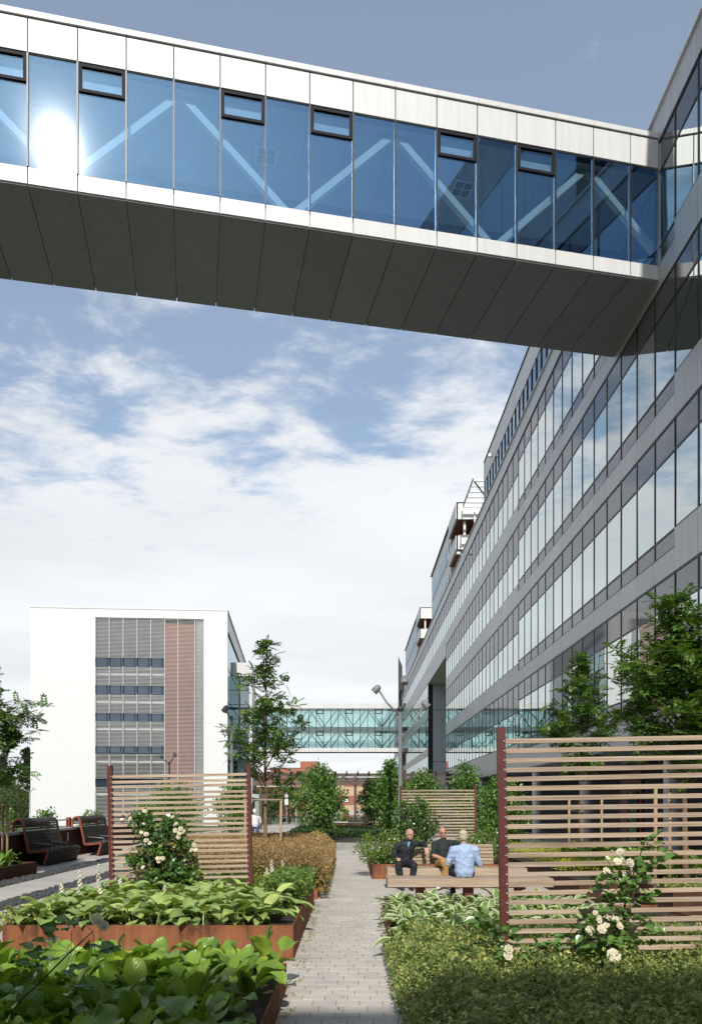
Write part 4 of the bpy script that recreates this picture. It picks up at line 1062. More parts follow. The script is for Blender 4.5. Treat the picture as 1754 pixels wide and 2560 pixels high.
BERG = [npmesh('bergenia_leaf', *blade(L, W, sh_round, 7, 6, s0, bd, .10, wv, .2, (pr, ph), i)[:2], M['bergenia'], True) for i, (L, W, s0, bd, wv, pr, ph) in enumerate(
        ((.23, .19, 55, 55, .05, .06, .14), (.25, .20, 35, 60, .06, .10, .16), (.20, .17, 65, 40, .04, .05, .18), (.24, .21, 20, 50, .06, .13, .13), (.21, .18, 45, 70, .07, .09, .20)))]
HOST = [npmesh('hosta_leaf', *blade(L, W, sh_heart, 7, 6, s0, bd, .10, wv, .35, (pr, ph), i, .22)[:2], M['hosta'], True) for i, (L, W, s0, bd, wv, pr, ph) in enumerate(
        ((.23, .17, 15, 60, .02, .10, .18), (.25, .18, 5, 55, .03, .15, .14), (.20, .15, 30, 70, .02, .07, .22), (.24, .18, -5, 45, .03, .18, .10)))]
HOSV = []
for i, (L, W, s0, bd, wv, pr, ph) in enumerate(((.18, .10, 25, 65, .03, .07, .14), (.19, .11, 10, 60, .03, .11, .11), (.16, .09, 45, 70, .02, .05, .17), (.18, .10, -5, 50, .03, .13, .08))):
    v, f, rim = blade(L, W, sh_heart, 7, 6, s0, bd, .10, wv, .35, (pr, ph), 30 + i, .15)
    HOSV.append(npmesh('striped_hosta_leaf', v, f, [M['hosta_v'], M['cream']], True, rim))

def clump(name, label, cat, group, x, y, z, meshes, n, smin, smax, tilt=.22):
    t = thing(name, label, cat, (x, y, z), 0, group); a0 = rnd.uniform(0, 6.28)
    for k in range(n):
        a = a0 + k * 2.399 + rnd.gauss(0, .2); s_ = rnd.uniform(smin, smax); ring = k / n
        o = link('leaf', rnd.choice(meshes), None, t, (math.cos(a + 1.57) * .03, math.sin(a + 1.57) * .03, 0), (rnd.gauss(.30 * (1 - ring) - .05, tilt), rnd.gauss(0, tilt * .7), a))
        o.scale = (s_, s_, s_ * rnd.uniform(.85, 1.15))
    return t
def bed(x0, x1, y0, y1, sp, fn, jit=.35):
    r = 0; y = y0
    while y <= y1:
        x = x0 + (sp / 2 if r % 2 else 0)
        while x <= x1:
            fn(x + rnd.uniform(-jit, jit) * sp, y + rnd.uniform(-jit, jit) * sp); x += sp
        y += sp * .9; r += 1
def in_view(x, y, m=.35): return abs(x) < .457 * y + m
bed(-3.5, -.78, 4.1, 7.25, .31, lambda x, y: in_view(x, y) and clump('bergenia', 'bergenia plant with big round glossy leaves in the low front planter', 'bergenia', 'bergenias in the low front planter', min(x, -.72), y, .18, BERG, 8, .72, 1.12))
bed(-3.8, -.82, 9.13, 11.5, .30, lambda x, y: in_view(x, y) and clump('hosta', 'blue green hosta in the deep planter below the rose trellis', 'hosta', 'green hostas in the deep planter', min(x, -.78), y, .33, HOST, 8, .8, 1.15))
bed(-3.5, -.85, 11.9, 13.4, .36, lambda x, y: clump('hosta', 'blue green hosta in the deep planter below the rose trellis', 'hosta', 'green hostas in the deep planter', x, y, .33, HOST, 6, .8, 1.15))
bed(.68, 3.6, 9.0, 12.3, .27, lambda x, y: clump('striped_hosta', 'cream edged hosta in front of the backless bench', 'hosta', 'cream edged hostas', max(x, .62), y, .10, HOSV, 9, .9, 1.35))
bed(-9.0, -8.2, 17.2, 19.4, .42, lambda x, y: clump('bergenia', 'bergenia plant in the dark planter by the wall', 'bergenia', 'bergenias by the wall', x, y, .27, BERG, 6, .9, 1.2))
bed(5.1, 7.1, 14.4, 18.6, .42, lambda x, y: clump('bergenia', 'bergenia plant in the bed under the overhang', 'bergenia', 'bergenias under the overhang', x, y, .34, BERG, 6, 1.0, 1.4))

# hosta flower spires
def spire(x, y, z0, h, lab, grp):
    t = thing('hosta_flower', lab, 'flower', (x, y, z0), 0, grp); lx = rnd.gauss(0, .05)
    MB().tube([(0, 0, 0), (lx * .5, 0, h * .6), (lx, 0, h)], [.005, .004, .002], 5).build('stalk', M['stem'], t)
    n = 26; q = np.linspace(.58, 1, n); p = np.stack([lx * q, 0 * q, h * q], -1); a = np.arange(n) * 2.4
    d = np.stack([np.cos(a), np.sin(a), -.55 + 0 * a], -1); v, f = scatter(*LEAF2, p, frames(d, np.tile((0., 0, 1), (n, 1))), .055 * (1.15 - .5 * (q - .58) / .42))
    link('bells', npmesh('bells', v, f, M['petal']), None, t)
for px, py, d in ((155, 2230, 10.2), (200, 2195, 10.6), (215, 2240, 9.9), (245, 2178, 11.0), (262, 2225, 10.5), (293, 2215, 11.2), (405, 2235, 10.9), (540, 2235, 11.2)):
    p = P(px, py, d); spire(p.x, p.y, .36, max(.3, p.z - .36 + .12), 'white bell flower spire rising from the hostas', 'hosta flower spires')
for px, py, d in ((665, 2190, 12.9), (690, 2180, 13.1), (700, 2200, 12.7), (712, 2172, 13.2), (680, 2170, 13.3)):
    p = P(px, py, d); spire(p.x, p.y, .36, max(.3, p.z - .36 + .15), 'white bell flower spire beside the brown seed heads', 'hosta flower spires by the seed heads')

# ------------------------------------------------------------------ roses
def in_poly(x, y, poly):
    c = False; n = len(poly)
    for i in range(n):
        x1, y1 = poly[i]; x2, y2 = poly[i - 1]
        if (y1 > y) != (y2 > y) and x < (x2 - x1) * (y - y1) / (y2 - y1) + x1: c = not c
    return c
def left_rose():
    B = Vector((-2.85, 11.75, .35)); t = thing('rambling_rose', 'rambling rose with cream blooms climbing the hosta trellis', 'rose bush', B)
    k = .2513; q = lambda X, Y, d: P(260 + X * k, 1900 + Y * k, d) - B
    poly = [(250, 570), (420, 530), (510, 640), (700, 570), (820, 700), (840, 850), (900, 1000), (920, 1150), (1000, 1300), (1060, 1440), (450, 1460), (430, 1250), (385, 1080), (425, 900), (340, 730), (250, 670)]
    cs = []
    while len(cs) < 210:
        X, Y = rnd.uniform(240, 1060), rnd.uniform(500, 1460)
        if in_poly(X, Y, poly) and rnd.random() > .25 * (math.sin(X * .021) * math.sin(Y * .019) > .45): cs.append(tuple(q(X, Y, 11.72 + rnd.uniform(-.28, .2))))
    for _ in range(12): cs.append(tuple(q(rnd.uniform(260, 385), rnd.uniform(945, 1030), 11.7)))
    v, f = clump_leaves(np.array(cs), .085, 20, .062, LEAF2, .5); kind(link('foliage', npmesh('foliage', v, f, M['rose_leaf'], True), None, t), 'stuff')
    s_ = MB()
    for X, Y in ((300, 600), (420, 560), (720, 640), (860, 880), (560, 800), (320, 980)): s_.tube([(0, .0, -.05), q((640 + X) / 2, (1200 + Y) / 2, 11.75), q(X, Y, 11.65)], [.014, .009, .004], 6)
    s_.build('canes', M['cane'], t, True)
    for X, Y, s in ((400, 520, 1.1), (265, 592, 1.1), (690, 575, .9), (722, 640, .9), (715, 705, 1.1), (765, 690, 1.1), (800, 715, 1.0), (745, 735, 1.1), (735, 772, 1.0), (370, 725, .8), (420, 750, 1.2), (425, 810, 1.2), (455, 830, .9),
                    (890, 850, 1.0), (878, 900, 1.0), (912, 905, 1.0), (540, 990, 1.2), (580, 985, 1.0), (540, 1015, .9), (395, 1078, 1.1), (400, 1325, 1.1), (1052, 1418, .8)):
        link('rose', rnd.choice(ROSE), None, t, q(X, Y, 11.42), (R(60 + rnd.uniform(-15, 15)), 0, rnd.uniform(-.7, .7))).scale = [s * 1.08] * 3
left_rose()
RL = [npmesh('rose_leaflet', *blade(.075, .055, sh_heart, 5, 4, s0, bd, .08, .02, .5, (.012, .004), 60 + i)[:2], M['rose_leaf_o'], True) for i, (s0, bd) in enumerate(((10, 30), (20, 50), (0, 20)))]
def rose_sprig(t, base, d, n=5, s=1.0):
    """a compound leaf: leaflets on one rachis"""
    d = Vector(d).normalized(); side = d.cross(Vector((0, 0, 1))); side = side.normalized() if side.length > .1 else Vector((1, 0, 0))
    for i in range(n):
        tt = (0.02 + .05 * (i // 2)) * s; dr = (d if i == n - 1 else (side * (1 if i % 2 else -1) + d * .5)).normalized()
        dr = (dr + Vector((rnd.gauss(0, .15), rnd.gauss(0, .15), rnd.gauss(0, .2)))).normalized()
        o = link('leaf', rnd.choice(RL), None, t, base + d * tt)
        o.rotation_mode = 'QUATERNION'; yv = dr; zv = (Vector((0, -.55, .8)) + Vector((rnd.gauss(0, .35), rnd.gauss(0, .3), 0))); xv = yv.cross(zv).normalized(); zv = xv.cross(yv)
        o.rotation_quaternion = Matrix((xv, yv, zv)).transposed().to_quaternion(); o.scale = [s * rnd.uniform(.8, 1.25)] * 3
def right_rose():
    B = Vector((2.42, 6.6, .2)); t = thing('climbing_rose', 'tall climbing rose with creamy round blooms on the big trellis', 'rose bush', B)
    k = .3229; q = lambda X, Y, d=6.6: P(1240 + X * k, 1800 + Y * k, d) - B
    main = [Vector((0, 0, -.1)), q(1010, 1680), q(985, 1500), q(1010, 1330, 6.65), q(1085, 1130, 6.7), q(1150, 940, 6.7)]
    MB().tube(main, [.011, .010, .009, .008, .006, .003], 7).build('cane', M['cane'], t, True)
    tw = MB()
    fl = [(960, 1028, 1.0), (855, 1076, .7), (935, 1106, 1.15), (1025, 1113, 1.2), (845, 1180, 1.1), (975, 1232, 1.1), (785, 1548, 1.15), (877, 1540, 1.2), (853, 1598, .9), (942, 1601, 1.2), (712, 1637, 1.25), (808, 1626, 1.3), (765, 1496, .7), (926, 1546, .75)]
    for X, Y, s in fl:
        p = q(X, Y, 6.42); link('rose', rnd.choice(ROSE), None, t, p, (R(62 + rnd.uniform(-18, 18)), 0, rnd.uniform(-.6, .6))).scale = [s] * 3
        m = min(main[1:], key=lambda w: (w - p).length + (0 if w.z < p.z else .3)); tw.tube([m, m.lerp(p, .6) + Vector((0, 0, -.03)), p], [.005, .004, .003], 5)
    link('rose', ROSE_OPEN, None, t, q(905, 1830, 6.3), (R(58), 0, .1)).scale = [1.45] * 3
    for X, Y in ((895, 1020), (1035, 1000), (860, 1260), (830, 1460), (1090, 1290), (1115, 1325), (970, 1440), (1010, 1395), (900, 1360), (955, 1060), (1045, 1160)):
        p = q(X, Y, 6.5); MB().sphere(p, (.011, .011, .015), 7, 5).build('bud', M['bud'], t, True)
    tw.build('twigs', M['stem'], t, True)
    # leaves along the cane and among the blooms
    spots = [(1150, 940), (1100, 970), (1190, 1000), (1070, 1050), (1130, 1080), (1180, 1130), (1060, 1180), (1110, 1150), (1030, 1220), (930, 1180), (900, 1250), (850, 1290), (950, 1300), (1040, 1290), (1000, 1350), (920, 1340), (1090, 1380),
             (1150, 1400), (1060, 1420), (960, 1410), (890, 1420), (1000, 1480), (930, 1490), (1080, 1530), (1100, 1560), (1040, 1560), (970, 1560), (880, 1470), (760, 1540), (730, 1590), (680, 1610), (900, 1680), (960, 1640), (1010, 1620),
             (1080, 1640), (840, 1700), (780, 1690), (930, 1720), (1000, 1710), (1070, 1740), (1130, 1740), (880, 1760), (700, 1720), (640, 1730), (560, 1760), (470, 1750), (400, 1790), (500, 1790), (600, 1790), (700, 1790), (780, 1780), (860, 1800), (120, 1690), (90, 1720), (160, 1720), (60, 1700), (240, 1760), (330, 1770), (30, 1620), (-30, 1600), (-60, 1640), (-110, 1560), (-60, 1500), (-20, 1560)]
    for X, Y in spots:
        base = q(X, Y, 6.58 + rnd.uniform(-.12, .03)); dx = (X - 990) / 300 if Y < 1650 else rnd.uniform(-1, 1)
        rose_sprig(t, base, (dx + rnd.gauss(0, .5), -.4 + rnd.gauss(0, .3), .1 + rnd.gauss(0, .5)), 5, rnd.uniform(.85, 1.2))
    return t
right_rose()
def low_blooms():
    t = thing('low_rose', 'two pale rose blooms at the foot of the red trellis post', 'rose bush', (1.35, 6.45, .15)); B = Vector((1.35, 6.45, .15)); k = .3229
    for X, Y, s in ((90, 1782, 1.2), (85, 1830, 1.25)):
        p = P(1240 + X * k, 1800 + Y * k, 6.3) - B; link('rose', ROSE[0], None, t, p, (R(65), 0, .2)).scale = [s] * 3
        MB().tube([(0, 0, 0), p * .6 + Vector((.05, 0, 0)), p], .004, 5).build('stalk', M['stem'], t)
low_blooms()
def front_rose():
    B = Vector((-2.2, 5.0, .3)); t = thing('rose_branch', 'dark arching rose branch with two shaded blooms over the bergenias', 'rose bush', B)
    q = lambda X, Y, d=5.0: P(X * .5402, 2000 + Y * .5402, d) - B
    pth = [Vector((0, 0, -.1)), q(60, 960), q(180, 850), q(330, 700), q(430, 610)]
    MB().tube(pth, [.008, .007, .006, .005, .003], 6).build('cane', M['cane'], t, True)
    for X, Y, s in ((447, 556, 1.25), (478, 587, 1.1)): link('rose', rnd.choice(ROSE), None, t, q(X, Y, 4.95), (R(70), 0, .3)).scale = [s] * 3
    for X, Y, dx in ((270, 665, -1), (220, 700, -1), (330, 610, -1), (380, 570, -1), (440, 710, 1), (400, 690, 1), (250, 745, -1), (200, 770, -1), (300, 790, 1), (290, 870, 1), (300, 900, 1), (180, 830, -1), (120, 900, -1)):
        base = q(X, Y, 4.98); rose_sprig(t, base, (dx, -.1, .15), 3, 1.15)
        n = min(pth[1:], key=lambda w: (w - base).length); MB().tube([n, base], .002, 4).build('leaf_stalk', M['stem'], t)
front_rose()

# ------------------------------------------------------------------ ground cover
def vnoise(x, y, s, seed=0): return (np.sin(x * s * 1.7 + seed) + np.sin(y * s * 1.3 + 2.1 * seed + 1.0) + np.sin((x + y) * s * .9 + .7 * seed) + np.sin((x * 1.9 - y) * s * 1.1)) / 4
def cover(name, label, x0, x1, y0, y1, z0, hfun, n, size, mat, tmpl=LOBED, depth=.22, up=.8, dirup=0.0, mask=None, stalks=0):
    x = rng.uniform(x0, x1, n); y = rng.uniform(y0, y1, n)
    keep = np.abs(x) < .46 * y + .4
    if mask is not None: keep &= mask(x, y)
    x, y = x[keep], y[keep]; n = len(x); top = hfun(x, y)
    z = z0 + np.maximum(.02, top - depth * rng.random(n) ** 1.6 + rng.normal(size=n) * .012)
    d = unit(np.stack([rng.normal(size=n), rng.normal(size=n), rng.normal(size=n) * .4 + dirup], -1)); nu = unit(rng.normal(size=(n, 3)) * .45 + (0, -.15, up))
    v, f = scatter(tmpl[0], tmpl[1], np.stack([x, y, z], -1), frames(d, nu), size * (.6 + .8 * rng.random(n)))
    o = link(name, npmesh(name, v, f, M[mat])); o['kind'] = 'stuff'; o['label'] = label; o['category'] = 'plants'
    return o
def edge_drop(x, xe, w): return np.clip((x - xe) / w, 0, 1)
gh = lambda x, y: (.38 + .10 * vnoise(x, y, 5, 1) + .08 * vnoise(x, y, 13, 3) + .05 * vnoise(x, y, 31, 2)) * (.25 + .75 * edge_drop(x, .36, .35)) * (1 - .45 * np.clip((y - 7.6) / 1.6, 0, 1))
cover('geranium_cover', 'feathery green geranium mass filling the planter under the big trellis', .38, 4.2, 4.0, 9.4, .12, gh, 85000, .025, 'geranium', LOBED, .26)
geranium_fl = [(rnd.uniform(.9, 3.0), rnd.uniform(4.6, 6.6)) for _ in range(16)]
for x, y in geranium_fl:
    tag(link('geranium_flower', SMALLF, None, None, (x, y, .12 + float(gh(np.array(x), np.array(y))) + .01), (R(25), 0, rnd.uniform(0, 3))), 'tiny white flower open above the geranium mass', 'flower', 'white flowers in the geraniums').scale = (.45, .45, .45)
bh = lambda x, y: (.42 + .06 * vnoise(x, y, 4, 2)) * (.35 + .65 * edge_drop(-x, .42, .3)) * (.5 + .5 * np.clip((y - 14.2) / .5, 0, 1))
cover('seed_head_foliage', 'yellow green leaves under brown seed heads beside the path', -4.3, -.45, 14.35, 22.3, .14, bh, 17000, .075, 'brown_low', LEAF2, .35, .6)
bh2 = lambda x, y: bh(x, y) + .38 + .06 * vnoise(x, y, 9, 5)
cover('seed_head_cover', 'feathery brown seed heads filling the planter by the path', -4.3, -.42, 14.5, 22.3, .14, bh2, 80000, .036, 'brown', LEAF, .42, .1, 1.6)
lh = lambda x, y: .34 + .05 * vnoise(x, y, 6, 4)
cover('lady_mantle_cover', 'yellow green lady\'s mantle flowers in the bed under the overhang', 4.2, 7.2, 18.2, 22.8, .34, lh, 14000, .03, 'yellow', LEAF, .2, .6)
cover('lady_mantle_cover', 'yellow green lady\'s mantle flowers at the corner of the dark bed', 4.25, 5.2, 15.5, 18.2, .30, lh, 6000, .03, 'yellow', LEAF, .2, .6)
cover('feathery_cover', 'low green cover in the short dark planter', 5.3, 7.3, 12.5, 13.9, .3, lambda x, y: .16 + .04 * vnoise(x, y, 9, 1), 6000, .03, 'geranium', LOBED, .2, .6)
cover('tuft', 'small green tuft at the corner of the deep planter', -4.15, -3.55, 8.9, 9.6, .32, lambda x, y: .2 + .08 * vnoise(x, y, 12, 6), 900, .04, 'geranium', LOBED, .2, .3, 1.0)
cover('corner_leaves', 'leafy growth at the path corner of the deep planter', -1.25, -.62, 10.9, 13.4, .36, lambda x, y: .34 + .08 * vnoise(x, y, 9, 6), 2600, .05, 'shrub_light', LEAF2, .3, .5)

# ------------------------------------------------------------------ avenue bed in the middle distance
cw = thing('curb_wall', 'low grey concrete curb closing the end of the garden path', 'wall', (.2, 29.8, 0))
for k in range(8):
    a0, a1 = -1 + .25 * k, -.75 + .25 * k
    ys = [1.1 * abs(a) ** 2.2 for a in (a0, a1)]
    MB().add([(a0 * 3.4, ys[0], 0), (a1 * 3.4 - .01, ys[1], 0), (a1 * 3.4 - .01, ys[1] + .15, 0), (a0 * 3.4, ys[0] + .15, 0), (a0 * 3.4, ys[0], .3), (a1 * 3.4 - .01, ys[1], .3), (a1 * 3.4 - .01, ys[1] + .15, .3), (a0 * 3.4, ys[0] + .15, .3)],
             [(0, 3, 2, 1), (4, 5, 6, 7), (0, 1, 5, 4), (1, 2, 6, 5), (2, 3, 7, 6), (3, 0, 4, 7)]).build('curb_stone', M['concrete'], cw)
kind(MB().box(-3.1, 3.5, 31.2, 48, 0, .26).box(-1.9, 2.3, 30.1, 31.2, 0, .259).build('bed_soil', M['soil']), 'structure')
cover('low_hedge', 'low dark green hedge across the avenue bed', -2.9, 1.6, 35.0, 40.5, .24, lambda x, y: .32 + .03 * vnoise(x, y, 6, 2), 9000, .09, 'hedge_dark', LEAF2, .3, .6)
cover('bed_grass', 'bright grass beside the avenue', -3.0, 3.3, 41, 48, .24, lambda x, y: .22 + .03 * vnoise(x, y, 5, 2), 6000, .12, 'shrub_light', LEAF, .2, .2, 1.2)
for x, lab in ((-1.35, 'yellow tuft at the foot of the left hornbeam column'), (1.7, 'yellow tuft at the foot of the lamp side hornbeam')):
    shrub('yellow_tuft', lab, 'plant', x, 30.9, .22, .4, .3, .42, 24, 16, .07, 'yellow', None, 0, .0, seed=3)
def far_bench():
    t = thing('slatted_bench', 'pale slatted bench in the avenue between the hornbeam columns', 'bench', (-.25, 39.6, .25))
    for k in range(5): MB().box(.1, 1.2, .45 + k * .02, .49 + k * .02, .5 + k * .085, .565 + k * .085).build('back_slat', M['wood_bench'], t)
    for k in range(4): MB().box(-.3, 1.55, k * .11, k * .11 + .095, .38, .43).build('seat_slat', M['wood_grey'], t)  # darker wood puts the shade on the seat into its colour
    for x in (0, 1.2): MB().box(x - .04, x + .04, .05, .4, 0, .37).build('leg', M['darkmetal'], t)
far_bench()
def corten_wall():
    t = thing('rusty_planter_wall', 'long rust red planter wall with pale coping behind the far bench', 'wall', (-2.2, 52, -.1))
    for k in range(4): pbox('steel_panel', M['corten'], t, k * 1.6, k * 1.6 + 1.59, 0, .1, 0, .62)
    pbox('coping', M['cap'], t, -.1, 6.6, -.08, .2, .63, .72)
    for k in range(14): pbox('rail_post', M['corten'], t, k * .48, k * .48 + .05, .25, .3, .72, 1.08)
    pbox('rail', M['corten'], t, 0, 6.5, .24, .31, 1.085, 1.15)
corten_wall()
for x, y, h, lab in ((-.6, 57, 1.7, 'light shrub beyond the rusty planter wall'), (1.3, 58, 2.2, 'dark upright shrub beside the pergola post'), (2.9, 57, 1.9, 'orange tinted shrub near the right hornbeam')):
    shrub('garden_shrub', lab, 'shrub', x, y, slope(y), .6, .5, h, 50, 16, .14, 'shrub_light' if h != 2.2 else 'hornbeam', 'shrubs by the pergola', 4, .1, seed=int(h * 10))
def pergola():
    t = thing('timber_pergola', 'long dark timber pergola crossing the view beyond the avenue', 'pergola', (0, 62, slope(62)))
    for x in (-7.3, .35, 4.9): MB().box(x - .11, x + .11, -.11, .11, 0, 4.3).build('post', M['wood_beam'], t)
    for k, z in enumerate((4.31, 3.98, 3.62)): MB().box(-7.9, 8.2, -.14 - .02 * k, -.10 - .02 * k, z, z + .26).build('beam_board', M['wood_beam'], t)
    for x in np.arange(-7.6, 8, .9): MB().box(x, x + .1, -.9, 3.2, 4.58, 4.72).build('rafter', M['wood_beam'], t)
    for x in (-7.6, -3.8): MB().box(x, x + 3.2, -.22, -.19, 3.5, 3.56).build('lamp_strip', M['white_panel'], t)
    MB().tube([(.4, 0, 4.0), (3.0, -.5, 1.6)], .025, 5).build('stay_cable', M['galv'], t)
pergola()

# ------------------------------------------------------------------ far buildings, woods, car, signs
def far_buildings():
    t = thing('ochre_building', 'low ochre and brown striped building behind the pergola', 'building', (-14, 225, -2.6))
    MB().box(0, 46, 0, 20, 0, 11.2).build('wall', M['ochre'], t)
    for z0, z1 in ((9.6, 11.21), (4.2, 6.9)): 
        MB().box(0, 46, -.1, -.01, z0, z1).build('brick_band', M['redbrick'], t)
    MB().box(0, 46, -.4, -.11, 0, 2.2).build('plinth', M['cap'], t)
    for x in np.arange(2, 45, 4.6): 
        w = pbox('window', M['tinted'], t, x, x + 2.2, -.16, -.11, 4.8, 6.6); pbox('window_blind', M['white_panel'], w, -.9, .9, -.06, -.03, -.7, .2)
    MB().box(-.3, 46.3, -.4, 20, 11.22, 11.5).build('roof_edge', M['cap'], t)
    t = thing('red_brick_building', 'red brick building with flat roof above the pergola', 'building', (-30, 285, -2.6))
    MB().box(0, 17.6, 0, 14, 0, 17.8).build('wall', M['redbrick'], t); MB().box(11.2, 17.61, -.1, 8, 17.81, 20.3).build('penthouse', M['redbrick'], t)
    MB().box(-14, -.01, 1, 14, 0, 16.2).build('wing', M['redbrick'], t)
    MB().box(-.2, 11.1, -.2, 14, 17.8, 18.1).build('roof_edge', M['cap'], t); MB().box(1.0, 3.6, 3, 6, 18.1, 19.6).build('roof_plant', M['clad'], t)
    for x in (2, 6, 10, 14):
        for z in (5, 9, 13): pbox('window', M['tinted'], t, x, x + 2, -.06, .02, z, z + 1.6)
far_buildings()
def far_tree(label, x, y, h, r, conif=False, seed=1):
    z0 = slope(y); t = thing('conifer' if conif else 'far_tree', label, 'tree', (x, y, z0), 0, 'distant conifers' if conif else 'distant broadleaf trees')
    MB().tube([(0, 0, 0), (0, 0, h * .8)], [.02 * h, .006 * h], 7).build('trunk', M['bark_grey'], t)
    r_ = np.random.default_rng(seed); cs = []
    n = 70 if not conif else 80
    for k in range(n):
        if conif:
            f = r_.random(); rr = r * (1 - f) * (.6 + .5 * r_.random()); a = r_.random() * 6.28; cs.append((rr * math.cos(a), rr * math.sin(a), h * (.12 + .88 * f)))
        else:
            u = r_.normal(size=3); u /= np.linalg.norm(u); q = (.5 + .5 * r_.random()) * (1 + .18 * math.sin(5 * u[0] + seed)); cs.append((u[0] * r * q, u[1] * r * q, h * .56 + u[2] * h * .42 * q))
    v, f = clump_leaves(np.array(cs), r * (.26 if not conif else .18), 34, .05 * h if not conif else .04 * h, LEAF)
    link('crown', npmesh('crown', v, f, M['far_conifer' if conif else 'far_leaf']), None, t)
BL = 'broad green tree in the wood left of the white tiled block'
for i, (x, y, h, r) in enumerate(((-60, 130, 9.2, 3.6), (-56.5, 126, 8.0, 3.2), (-63, 135, 11, 3.8), (-66, 128, 10, 4), (-53, 120, 6.5, 3.0), (-58.5, 112, 6.2, 3.2), (-55.5, 140, 10.5, 3.5), (-50, 115, 5.5, 2.8), (-48, 108, 4.8, 2.5), (-61.5, 118, 8.6, 3))): far_tree(BL, x, y, h, r, False, 50 + i)
for i, (x, y, h, r) in enumerate(((-60.0, 142, 13.6, 2.6), (-63.5, 140, 12.0, 2.6), (-71, 145, 13, 3))): far_tree('dark conifer rising above the wood left of the white tiled block', x, y, h, r, True, 70 + i)
for i, (x, y, h, r) in enumerate(((-17, 118, 6.6, 3.0), (-14.4, 115, 6.0, 2.6), (-12, 112, 5.4, 2.4), (-10.2, 125, 6.4, 2.6), (-19, 125, 7.5, 3), (-14, 130, 7.2, 3))): far_tree('leafy tree on the slope beneath the pergola beams', x, y, h, r, False, 80 + i)
for i, x in enumerate(np.arange(-70, 60, 7.0)): far_tree('hazy tree on the skyline behind the far buildings', x + rnd.uniform(-2, 2), 310 + rnd.uniform(-15, 15), 13.5 + rnd.uniform(-2.5, 2.5), 5.5, False, 100 + i)
def parked_car():
    t = thing('parked_car', 'small dark car parked at the end of the far path', 'car', (-12.6, 150, slope(150) + .05), R(8))
    pr = [(-.85, .3), (-.88, .75), (-.8, .95), (-.66, 1.42), (.66, 1.42), (.8, .95), (.88, .75), (.85, .3)]
    m = MB(); n = len(pr); vs = [(x, y, z) for y in (0, 4.0) for x, z in pr]; m.add(vs, [tuple(range(n))[::-1], tuple(range(n, 2 * n))] + [(i, (i + 1) % n, n + (i + 1) % n, n + i) for i in range(n)]).build('body', plain('car_paint', (.03, .033, .04), .3), t)
    MB().add([(-.74, -.01, .98), (.74, -.01, .98), (.62, -.01, 1.36), (-.62, -.01, 1.36)], [(0, 1, 2, 3)]).build('rear_window', M['tinted'], t)
    for x in (-.75, .6): MB().box(x, x + .15, -.015, .0, .72, .88).build('tail_light', plain('tail_red', (.4, .02, .02), .4), t)
    MB().box(-.25, .25, -.012, 0, .5, .62).build('number_plate', M['white_panel'], t)
    for x in (-.72, .72):
        for y in (.7, 3.2): MB().lathe([(.0001, -.1), (.2, -.1), (.31, -.09), (.32, 0), (.31, .09), (.2, .1), (.0001, .1)], (x, y, .32), 16, (1, 0, 0)).build('wheel', M['darkmetal'], t, True)
parked_car()
def road_sign():
    t = thing('road_sign', 'round and square road sign on a pole beside the far path', 'sign', (-8.4, 100, slope(100)))
    MB().tube([(0, 0, 0), (0, 0, 4.4)], .05, 8).build('pole', M['galv'], t)
    MB().lathe([(.0001, 0), (.26, 0), (.26, .03), (.0001, .03)], (0, -.06, 3.9), 20, (0, -1, 0)).build('disc', M['cap'], t)
    MB().box(-.24, .24, -.1, -.06, 2.75, 3.5).build('plate', M['white_panel'], t)
road_sign()
def shelter():
    t = thing('small_shelter', 'small grey canopy beside the white block', 'shelter', (-10.2, 80, slope(80)))
    MB().add([(-1, -1, 3.3), (.85, -1, 3.0), (.85, 2, 3.0), (-1, 2, 3.3), (-1, -1, 3.55), (.85, -1, 3.45), (.85, 2, 3.45), (-1, 2, 3.55)], [(0, 3, 2, 1), (4, 5, 6, 7), (0, 1, 5, 4), (1, 2, 6, 5), (2, 3, 7, 6), (3, 0, 4, 7)]).build('roof', M['clad'], t)
    for k in range(11): MB().box(.3, .7, -.9, -.8, .6 + k * .2, .68 + k * .2).build('slat', M['clad_light'], t)
    for x in (-.8, .75): MB().box(x - .05, x + .05, -.75, -.65, 0, 3.0).build('post', M['galv'], t)
shelter()
def far_rail():
    t = thing('path_railing', 'dark slatted railing curving along the far path', 'railing', (-10.6, 70, 0))
    for k in range(26):
        y = k * 1.3; x = -.06 * y + 1.9 * (k / 26.) ** 2 ; MB().box(x - .03, x + .03, y, y + 1.24, slope(70 + y) + .15, slope(70 + y) + 1.15).build('infill_panel', M['wood_beam'], t)
far_rail()
# unseen block added behind the camera for the near shadow, dark to cut bounce
bb = thing('rear_shadow_block', 'unseen dark brick block added to shade the near planters', 'building', (0, -13, 0))
MB().box(-60, 8.3, -14, 0, -.2, 15.75).build('wall', M['darkbrick'], bb)
for k in range(3):
    for i in range(14): pbox('window', M['tinted'], bb, -40 + i * 3.4, -38 + i * 3.4, -.02, .05, 2 + k * 4.2, 4.2 + k * 4.2)

